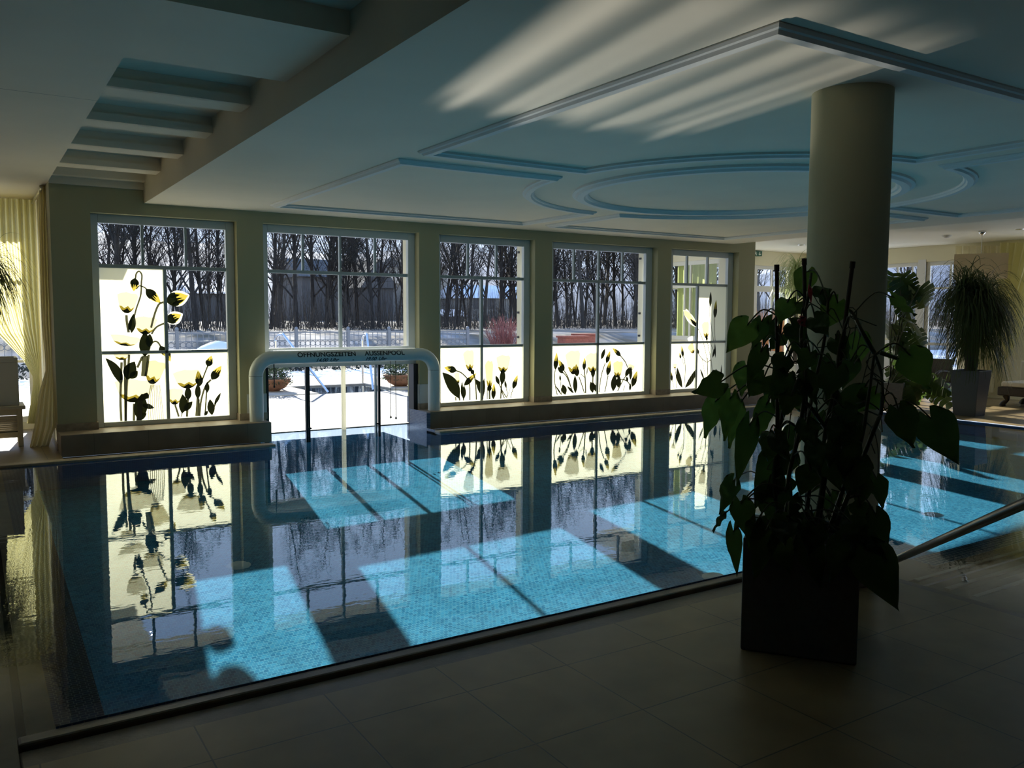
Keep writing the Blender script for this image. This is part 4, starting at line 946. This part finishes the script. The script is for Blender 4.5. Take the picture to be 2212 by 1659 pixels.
def ponytail(c, zb, zt_, crowns, n, ln, label, mat='leaf_strap', seed=1, wid=.012, spread=1., thick=.05, group='ponytail palms'):
    r = random.Random(seed); t = empty('ponytail_palm', (c[0], c[1], zb), label=label, cat='plant', group=group)
    m = MB(); f = MB()
    for cr in crowns:
        top = Vector((c[0]+cr[0], c[1]+cr[1], zt_+cr[2]))
        m.tube(smooth_path([(c[0]+cr[0]*.1, c[1]+cr[1]*.1, zb-.03), (c[0]+cr[0]*.5, c[1]+cr[1]*.5, lerp(zb, top.z, .5)), top], 4), [thick*(1.25-.8*i/8) for i in range(9)], 10)
        for i in range(n):
            a = r.uniform(0, 2*PI); el = r.uniform(.15, 1.35); L_ = ln*r.uniform(.6, 1.1); k = 9
            p = top.copy(); d = Vector((math.cos(a)*math.cos(el), math.sin(a)*math.cos(el), math.sin(el))); pts = [p]
            g = r.uniform(.75, 1.15)
            for j in range(k):
                d = (d+Vector((0, 0, -g*3.2/k*(1.1 if j else .3)*(1-.45*max(0, -d.z))))).normalized() if d.z > -.985 else d
                d = (d+Vector((r.uniform(-.1, .1), r.uniform(-.1, .1), 0))).normalized()
                hs = Vector((d.x, d.y, 0))*spread
                p = p+Vector((hs.x, hs.y, d.z))*L_/k
                if p.z < zb-.9: break
                pts.append(p.copy())
            sd = Vector((-math.sin(a), math.cos(a), 0))
            vs = []; q = len(pts)
            for j, p in enumerate(pts):
                w = wid*(1-.85*(j/q)**1.5); vs += [p+sd*w/2, p-sd*w/2+Vector((0, 0, .15*w))]
            f.add(vs, [(2*j, 2*j+1, 2*j+3, 2*j+2) for j in range(q-1)], 0, True)
    m.build('trunk', 'bark_grey', t); f.build('foliage', mat, t); return t
ponytail((px1-.24, 12.73), ptop-.05, at(-5, 590, Y=12.75).z, [(-.05, 0, 0), (-.2, .1, -.1)], 230, 1.05, 'palm with long drooping strap leaves in the white pot at the left edge', seed=4, wid=.014, spread=.72)

# ------------------------------------------------------------------ right seating area
pc = Vector((14.66, 8.12, 0))
a = math.atan2(pc.x, pc.y); ux = Vector((math.cos(a), -math.sin(a), 0)); uy = Vector((math.sin(a), math.cos(a), 0))
tw = R_(-24); vx = ux*math.cos(tw)+uy*math.sin(tw); vy = -ux*math.sin(tw)+uy*math.cos(tw)
def tapered(name, c, vx, vy, wb, wt, h, mat, label, group=None, rim=.03):
    t = empty(name, tuple(c), label=label, cat='plant pot', group=group); m = MB()
    P = lambda w, z: [c-vx*w-vy*w+Vector((0, 0, z)), c+vx*w-vy*w+Vector((0, 0, z)), c+vx*w+vy*w+Vector((0, 0, z)), c-vx*w+vy*w+Vector((0, 0, z))]
    vs = P(wb, 0)+P(wt, h)+P(wt-rim, h)+P(wt-rim-.01, h-.08)
    fs = [(3, 2, 1, 0)]+[(i+4*k, (i+1) % 4+4*k, (i+1) % 4+4*k+4, i+4*k+4) for k in range(3) for i in range(4)]
    m.add(vs, fs); m.build('body', mat, t, .006)
    MB().poly([p for p in P(wt-rim-.01, h-.075)]).build('soil', 'soil', t); return t
tapered('tapered_planter', pc, vx, vy, .185, .245, .79, 'planter_slate', 'tall tapered slate grey planter standing on the far pool deck at the right')
ponytail((pc.x, pc.y), .74, 1.75, [(-.30, .05, .30), (.14, -.05, .05), (.36, .1, .24), (0, .1, .36), (-.08, -.15, .12), (.1, -.1, .2), (0, -.05, -.25), (.05, 0, -.4)], 230, 1.35, 'dark bushy ponytail palm in the tapered slate planter', seed=9, wid=.018, spread=.72, thick=.06)
gp = at(1722, 600, Y=12.6)
ponytail((gp.x, 12.6), .6, gp.z-.15, [(0, 0, .0), (.1, .1, .3)], 170, 1.2, 'pale sunlit ponytail palm behind the column', 'leaf_strap_lit', 12, .016, .7)
tapered('round_planter', Vector((gp.x, 12.6, 0)), Vector((1, 0, 0)), Vector((0, 1, 0)), .16, .22, .65, 'plaster_white', 'white planter of the pale palm behind the column')
# split leaf plant
def split_leaf(m, B, T, w, nrm, r, cuts=6, mi=0):
    B, T, nrm = Vector(B), Vector(T), Vector(nrm).normalized(); d = T-B; L_ = d.length; d = d/L_; s = d.cross(nrm).normalized(); n2 = s.cross(d)
    prof = lambda t: w/2*min(1, (.55+t*2.6) if t < .17 else 1)*(math.sqrt(max(0, 1-((t-.25)/.76)**2)) if t > .25 else 1)
    for sg in (-1, 1):
        ts = [i/cuts for i in range(cuts+1)]
        for i in range(cuts):
            t0, t1 = ts[i], ts[i+1]; g = .18/cuts if 0 < i else 0
            lift = lambda t, f: n2*(-.25*L_*t*t-.10*w*f*f)
            pts = []
            for t, f in ((t0, 0), (t1, 0), (t1, .55), (lerp(t0, t1, .97)+.04, 1), (lerp(t0, t1, .22)+.04, 1), (t0+g*.2, .55)):
                tt = min(1, t); hw = prof(min(1, lerp(t0, t1, .5)+.03*f))*f
                pts.append(B+d*L_*(tt-.12*f*(1 if tt < .3 else .2))+s*sg*hw+lift(tt, f))
            m.add(pts, [(0, 1, 2, 5), (5, 2, 3, 4)], mi, True)
mc = at(1918, 880, Z=0); mp_ = Vector((mc.x+.05, mc.y, 0))
tapered('dark_planter', mp_, ux, uy, .2, .25, .48, 'planter_grey', 'dark planter of the split leaf plant right behind the column')
t = empty('split_leaf_plant', (mp_.x, mp_.y, .4), label='tall split leaf plant with holed leaves right behind the column', cat='plant')
f = MB(); sm_ = MB(); r = random.Random(8); D0 = Vector((mp_.x, mp_.y)).length
def near(px, py, dd): return at_dist(px, py, D0+dd)
ML = [((1958, 612), (1925, 650), 52), ((1985, 622), (2004, 668), 54), ((1945, 600), (1975, 640), 50), ((1930, 590), (1912, 640), 45), ((1950, 650), (1978, 690), 44), ((1960, 695), (1996, 700), 55), ((1955, 690), (1930, 735), 46),
      ((1965, 715), (2000, 752), 55), ((1950, 735), (1925, 770), 44), ((1945, 765), (1990, 790), 52), ((1935, 790), (1960, 830), 46), ((1960, 830), (1962, 880), 44), ((1970, 835), (1985, 874), 42), ((2000, 820), (2060, 840), 44), ((2010, 835), (2048, 865), 40), ((1925, 700), (1915, 750), 40), ((1930, 740), (1950, 775), 42), ((1980, 805), (2022, 862), 40), ((1930, 820), (1915, 862), 40), ((1945, 625), (1990, 640), 46)]
base = Vector((mp_.x, mp_.y, .42))
for b, tp, w in ML:
    B = near(*b, r.uniform(-.3, .3)); T = near(*tp, r.uniform(-.3, .2)); ww = w/FPX*D0*1.1
    split_leaf(f, B, T, ww, Vector((-math.sin(a)+r.uniform(-.5, .5), -math.cos(a)+r.uniform(-.5, .5), r.uniform(.3, 1.0))), r)
    mid = base.lerp(B, .5)+Vector((r.uniform(-.1, .1), r.uniform(-.1, .1), .15)); sm_.tube(smooth_path([base, mid, B], 5), .010, 6)
f.build('foliage', 'leaf_deep', t); sm_.build('stems', 'stem_dark', t)
# day bed, chair, lounger
bx = 16.75
t = empty('day_bed', (bx+.3, 7.6, 0), label='dark wooden day bed with white mattress behind the slate planter', cat='day bed')
MB().box(bx, bx+.85, 6.2, 8.75, .20, .37).build('frame', 'dark_wood', t, .02)
for x in (bx+.05, bx+.78):
    for y in (8.6, 6.35): MB().tube(smooth_path([(x, y, .21), (x, y-.02, .12), (x-.02, y+.03, .06), (x-.03, y+.05, .0)], 4), [.07, .06, .055, .045, .04, .035, .04, .045, .05, .055, .06, .06, .06], 10).build('leg', 'dark_wood', t)
MB().box(bx+.02, bx+.83, 6.25, 8.7, .375, .47).build('mattress', 'fabric_white', t, .03)
MB().box(bx+.80, bx+.88, 6.2, 8.75, .37, .85).build('backrest', 'fabric_white', t, .03)
def pillow(c, ax, ay, az, label):
    c, ax, ay, az = map(Vector, (c, ax, ay, az)); rows = []
    for i in range(13):
        u = -1+i/6; row = []
        for j in range(13):
            v = -1+j/6; th = ((1-u**4)*(1-v**4))**.5; row.append((u, v, th))
        rows.append(row)
    m = MB()
    for s in (1, -1): m.grid([[c+ax*u*(1-.06*v*v)+ay*v*(1-.06*u*u)+az*th*s for u, v, th in row] for row in rows])
    o = m.build('pillow', 'fabric_white'); tag(o, label, 'pillow'); return o
pillow((bx+.62, 8.0, .655), (0, .30, .0), (.10, 0, .18), (-.07, 0, .04), 'white pillow leaning on the day bed behind the slate planter')
t = empty('armchair', (16.6, 10.0, 0), label='dark low armchair with curved arms behind the split leaf plant', cat='chair')
ax_, ay_ = 16.55, 10.05
MB().box(ax_-.3, ax_+.32, ay_-.32, ay_+.32, .28, .38).build('seat', 'dark_wood', t, .02); MB().box(ax_+.28, ax_+.34, ay_-.32, ay_+.32, .3, .85).build('backrest', 'dark_wood', t, .02)
for s in (-.34, .34): MB().tube(smooth_path([(ax_-.3, ay_+s, .1), (ax_-.32, ay_+s, .5), (ax_-.1, ay_+s, .62), (ax_+.3, ay_+s, .58)], 5), .028, 8).build('arm', 'dark_wood', t)
for x in (ax_-.26, ax_+.28):
    for y in (ay_-.28, ay_+.28): MB().box(x-.025, x+.025, y-.025, y+.025, 0, .29).build('leg', 'dark_wood', t)
for k, (lx, ly, lab) in enumerate(((15.0, 12.4, 'white lounger in the sun behind the big leafy plant, nearer the pool'), (16.2, 13.2, 'white lounger by the terrace doors of the right bay'))):
    t = empty('lounger', (lx, ly, 0), label=lab, cat='lounger', group='white loungers in the right bay')
    MB().box(lx-.33, lx+.33, ly-.9, ly+.6, .24, .30).build('frame', 'louvre_white', t, .01); MB().box(lx-.31, lx+.31, ly-.88, ly+.3, .30, .38).build('mattress', 'fabric_white', t, .02)
    MB().obox((lx, ly+.52, .58), (.31, 0, 0), (0, .16, .28), (0, -.035, .02)).build('backrest', 'fabric_white', t, .015)
    for x in (lx-.29, lx+.29):
        for y in (ly-.8, ly+.5): MB().box(x-.03, x+.03, y-.03, y+.03, 0, .24).build('leg', 'louvre_white', t)
# ------------------------------------------------------------------ foreground planter and climbing plant
FL, FR = Vector((3.262, 2.925, 0)), Vector((3.585, 2.478, 0))
ev = (FR-FL).normalized(); nv = Vector((-ev.y, ev.x, 0)); wv = (FR-FL).length
if nv.dot(FL) < 0: nv = -nv
PC = (FL+FR)/2+nv*wv/2; HP = .585
t = empty('square_planter', tuple(PC), label='dark grey square planter standing on the near deck in front of the column', cat='plant pot')
m = MB(); P = lambda w, z: [PC-ev*w-nv*w+Vector((0, 0, z)), PC+ev*w-nv*w+Vector((0, 0, z)), PC+ev*w+nv*w+Vector((0, 0, z)), PC-ev*w+nv*w+Vector((0, 0, z))]
hw = wv/2; vs = P(hw-.004, 0)+P(hw, .012)+P(hw, HP)+P(hw-.03, HP)+P(hw-.035, HP-.07)
m.add(vs, [(3, 2, 1, 0)]+[(i+4*k, (i+1) % 4+4*k, (i+1) % 4+4*k+4, i+4*k+4) for k in range(4) for i in range(4)])
m.build('body', 'planter_grey', t, .006); MB().poly(P(hw-.034, HP-.06)).build('soil', 'soil', t)
PD = PC.xy.length; K5 = .55464
def c5(x, y, dd=0.): return at_dist(1450+x*K5, 540+y*K5, PD+dd)
PL = empty('climbing_plant', (PC.x, PC.y, HP-.06), label='large dark green climbing plant with heart shaped leaves on stakes in the square planter', cat='plant')
r = random.Random(31)
for x0, y0, x1, y1, dd in ((411, 60, 415, 1080, -.05), (518, 36, 530, 1080, .1), (707, 48, 575, 1080, -.02)):
    a, b = c5(x0, y0, dd), c5(x1, y1, dd*.6); n_ = (a-b).normalized()
    MB().tube([b, a], .0105, 10).tube([a-n_*.03, a+n_*.004], .0135, 10).build('stake', 'stake', PL)
VINES = [[(470, 1080), (455, 900), (500, 700), (520, 500), (505, 330), (530, 200), (545, 90)], [(560, 1080), (590, 900), (600, 700), (640, 520), (655, 380), (690, 260)],
         [(520, 1080), (540, 880), (530, 690), (560, 520), (600, 330), (610, 200)], [(620, 1080), (680, 900), (740, 740), (770, 560), (790, 410)], [(430, 1080), (400, 900), (420, 720), (440, 560), (415, 420), (430, 270)],
         [(640, 1080), (790, 700), (815, 640), (822, 560), (815, 470), (790, 400)], [(790, 400), (745, 320), (700, 240), (640, 225)], [(815, 400), (960, 450)], [(505, 330), (460, 410), (420, 520)], [(600, 690), (540, 610), (480, 560), (455, 480)]]
VP = []; vm = MB()
for k, v in enumerate(VINES):
    dd = r.uniform(-.16, .16); p = smooth_path([c5(x, y, dd+r.uniform(-.05, .05)) for x, y in v], 6); VP += p
    vm.tube(p, [lerp(.013, .007, i/(len(p)-1)) for i in range(len(p))], 7)
    for i in range(0, len(p)-1, 3):
        q = p[i]; vm.tube(smooth_path([q, q+Vector((r.uniform(-.06, .06), r.uniform(-.06, .06), r.uniform(-.10, .03))), q+Vector((r.uniform(-.11, .11), r.uniform(-.11, .11), r.uniform(-.22, -.02)))], 3), .0028, 4)
vm.build('vines', 'stem_dark', PL)
PROF = [(.0, .62), (.06, .92), (.14, 1.0), (.26, .97), (.40, .84), (.55, .65), (.70, .43), (.83, .235), (.93, .10), (1.0, .0)]
TOV = Vector((-PC.x, -PC.y, .5)).normalized()
def heart(B, T, w, nrm, fold=.16, droop=.06):
    d = T-B; L_ = d.length; d = d/L_; s = d.cross(nrm).normalized(); n2 = s.cross(d).normalized(); rows = []
    for i, (t_, hwf) in enumerate(PROF):
        row = []
        for f in (-1, -.75, -.4, 0, .4, .75, 1):
            af = abs(f); back = (-.23*math.sin(PI*min(1, af*.95))**.8+.0)*max(0, 1-t_/.30)
            u = t_+back; x = f*hwf*w/2*(1-.08*max(0, .2-t_)*af)
            h = fold*abs(x)*1.1-droop*L_*u*u-.10*w*(af**2)*(.4+u)+.012*math.sin(u*14+f*3)
            row.append(B+d*L_*u+s*x+n2*h)
        rows.append(row)
    return MB().grid(rows)
def leaf(b, t_, w, tone=0, dd=None, jit=.45, pet=True, name='leaf', lab=None):
    dd = r.uniform(-.32, .30) if dd is None else dd
    B, T = c5(*b, dd), c5(*t_, dd+r.uniform(-.08, .05)); ww = w*K5/FPX*PD*1.14
    nrm = (TOV+Vector((r.uniform(-jit, jit), r.uniform(-jit, jit), r.uniform(-jit, jit)))).normalized()
    o_ = heart(B, T, ww, nrm)
    if pet:
        q = min(VP, key=lambda v: (v-B).length+.35*abs(v.z-(B.z+.05))); mid = q.lerp(B, .55)+Vector((0, 0, .05+.06*(q-B).length))
        o_.tube(smooth_path([q, mid, B, B+(T-B)*.04], 5), .0042, 5, 1)
    o = o_.build(name, [('leaf_green', 'leaf_deep')[tone], 'stem_dark'], PL)
    if lab: o['label'] = lab
LEAVES = [((298, 290), (215, 398), 96, 0), ((352, 280), (318, 390), 66, 1), ((392, 275), (355, 370), 60, 1), ((350, 392), (292, 535), 62, 1), ((450, 205), (418, 285), 66, 0), ((192, 515), (92, 562), 96, 1), ((172, 590), (125, 732), 82, 0),
 ((232, 575), (202, 745), 74, 0), ((258, 612), (220, 772), 70, 0), ((292, 455), (268, 566), 88, 0), ((362, 495), (300, 578), 96, 1), ((372, 600), (318, 752), 78, 0), ((305, 680), (255, 922), 78, 1), ((240, 900), (184, 1030), 76, 1), ((272, 985), (300, 1125), 80, 1),
 ((242, 1095), (256, 1278), 56, 1), ((402, 790), (325, 1025), 92, 1), ((528, 85), (498, 190), 80, 0), ((575, 185), (618, 150), 82, 1), ((648, 205), (585, 315), 92, 0), ((488, 205), (440, 275), 84, 1), ((735, 340), (718, 462), 82, 0), ((742, 555), (598, 652), 84, 1),
 ((795, 560), (702, 642), 92, 0), ((930, 410), (1014, 540), 116, 0), ((862, 185), (958, 252), 44, 0), ((886, 625), (952, 772), 104, 1), ((1010, 655), (1118, 834), 134, 1), ((690, 750), (680, 905), 92, 1), ((608, 810), (662, 945), 86, 1), ((800, 890), (822, 1012), 72, 1),
 ((796, 1030), (842, 1185), 74, 1), ((740, 1100), (842, 1205), 60, 1), ((762, 1170), (890, 1412), 138, 1), ((372, 1085), (318, 1298), 86, 1), ((420, 1130), (468, 1275), 84, 1), ((528, 1130), (582, 1325), 92, 1), ((672, 1130), (618, 1295), 86, 1),
 ((430, 330), (385, 395), 70, 1), ((560, 265), (610, 330), 74, 1), ((470, 290), (520, 360), 78, 1), ((590, 420), (560, 520), 74, 1), ((700, 430), (665, 540), 76, 1), ((640, 350), (690, 430), 70, 1), ((470, 560), (440, 660), 70, 1), ((700, 640), (720, 740), 86, 1),
 ((570, 640), (520, 740), 78, 1), ((480, 700), (440, 800), 76, 1), ((740, 820), (700, 950), 84, 1), ((540, 860), (500, 960), 80, 1), ((620, 960), (650, 1060), 86, 1), ((470, 960), (430, 1060), 80, 1), ((380, 720), (355, 800), 64, 1), ((640, 1010), (700, 1110), 82, 1),
 ((550, 1030), (540, 1140), 90, 1), ((455, 1050), (400, 1140), 88, 1), ((700, 1060), (760, 1150), 80, 1), ((330, 1060), (300, 1180), 60, 1), ((520, 520), (480, 600), 64, 1), ((620, 560), (660, 640), 60, 1), ((440, 420), (400, 500), 72, 1), ((540, 400), (500, 480), 66, 1), ((655, 690), (610, 790), 80, 1)]
for i in range(34):
    x, y = r.uniform(370, 760), r.uniform(250, 1080); LEAVES.append(((x, y), (x+r.uniform(-60, 50), y+r.uniform(70, 130)), r.uniform(60, 90), 1))
for b, tp, w, tone in LEAVES:
    front = b[1] > 1040 and 280 < b[0] < 765
    leaf(b, tp, w, tone, -.36 if front else None, .25 if front else .45)
leaf((204, 1030), (160, 1095), 26, 1, -.1); leaf((262, 1010), (230, 1030), 20, 1, -.1)
leaf((505, 270), (540, 305), 30, 0, -.2, name='pink_bract', lab='small pink flower bract near the top'); bpy.data.objects['pink_bract'].data.materials[0] = MATS['flower_pink']
leaf((540, 150), (545, 215), 14, 0, -.2, name='pink_bract', lab='slender dark pink bract')
for o in PL.children:
    if o.name.startswith('pink_bract'): o.data.materials[0] = MATS['flower_pink']

# ------------------------------------------------------------------ light
wd = bpy.data.worlds.new('world'); S.world = wd; wd.use_nodes = True; nt = wd.node_tree; nt.nodes.clear()
SUN_EL, SUN_AZ = R_(20), R_(8.8)
tc = nt.nodes.new('ShaderNodeTexCoord'); sx = nt.nodes.new('ShaderNodeSeparateXYZ'); cr = nt.nodes.new('ShaderNodeValToRGB')
nt.links.new(tc.outputs['Generated'], sx.inputs[0]); nt.links.new(sx.outputs[2], cr.inputs[0])
el = cr.color_ramp.elements; el[0].position = 0; el[0].color = (.62, .74, .92, 1); el[1].position = .7; el[1].color = (.20, .36, .72, 1)
e = el.new(.12); e.color = (.60, .70, .92, 1); e = el.new(.3); e.color = (.42, .56, .86, 1)
bg = nt.nodes.new('ShaderNodeBackground'); bg.inputs[1].default_value = SKY
wo = nt.nodes.new('ShaderNodeOutputWorld'); nt.links.new(cr.outputs[0], bg.inputs[0]); nt.links.new(bg.outputs[0], wo.inputs[0])
sd = Vector((-math.sin(SUN_AZ)*math.cos(SUN_EL), -math.cos(SUN_AZ)*math.cos(SUN_EL), -math.sin(SUN_EL)))
sl = bpy.data.lights.new('sun', 'SUN'); sl.energy = SUN; sl.angle = R_(.53); sl.color = (1, .93, .80)
so = bpy.data.objects.new('sun', sl); COL.objects.link(so); so.rotation_euler = sd.to_track_quat('-Z', 'Y').to_euler(); so.location = (8, 30, 15)
if MNEE:
    sl.cycles.is_caustics_light = True; WATER.cycles.is_caustics_caster = True
    bpy.data.objects['pool_basin'].cycles.is_caustics_receiver = True; bpy.data.objects['trim_1'].cycles.is_caustics_receiver = True; bpy.data.objects['trim_2'].cycles.is_caustics_receiver = True
# added lamps in place of sunlight thrown onto the ceiling by the water
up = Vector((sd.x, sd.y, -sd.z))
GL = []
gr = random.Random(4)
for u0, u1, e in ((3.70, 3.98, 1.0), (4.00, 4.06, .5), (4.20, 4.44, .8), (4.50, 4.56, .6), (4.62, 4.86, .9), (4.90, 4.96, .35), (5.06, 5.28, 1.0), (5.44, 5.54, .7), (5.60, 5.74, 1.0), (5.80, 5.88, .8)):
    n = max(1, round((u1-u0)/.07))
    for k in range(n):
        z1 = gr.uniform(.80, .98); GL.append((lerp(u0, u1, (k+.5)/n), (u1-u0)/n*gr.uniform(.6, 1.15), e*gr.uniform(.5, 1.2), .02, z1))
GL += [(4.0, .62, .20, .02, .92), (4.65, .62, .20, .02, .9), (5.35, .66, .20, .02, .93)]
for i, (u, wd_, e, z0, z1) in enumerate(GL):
    al = bpy.data.lights.new('glint_stand_in', 'AREA'); al.shape = 'RECTANGLE'; al.size = wd_; al.size_y = (z1-z0)*math.cos(SUN_EL); al.energy = GLINT*e*wd_*(z1-z0); al.spread = R_(1.6); al.color = (1, .95, .84)
    ao = bpy.data.objects.new('glint_stand_in', al); COL.objects.link(ao); ao.location = (u-.16, 11.0, (z0+z1)/2)
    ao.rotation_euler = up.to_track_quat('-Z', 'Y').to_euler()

S.view_settings.view_transform = 'Standard'; S.view_settings.look = 'None'; S.view_settings.gamma = 1; S.view_settings.use_curve_mapping = False
S.view_settings.exposure = EXPO
cy = S.cycles
cy.use_denoising = True; cy.denoiser = 'OPENIMAGEDENOISE'; cy.max_bounces = 9; cy.diffuse_bounces = 4; cy.glossy_bounces = 4; cy.transmission_bounces = 7; cy.transparent_max_bounces = 24
cy.caustics_refractive = True; cy.caustics_reflective = False; cy.blur_glossy = .4; cy.sample_clamp_indirect = 6; cy.use_adaptive_sampling = True; cy.adaptive_threshold = .03
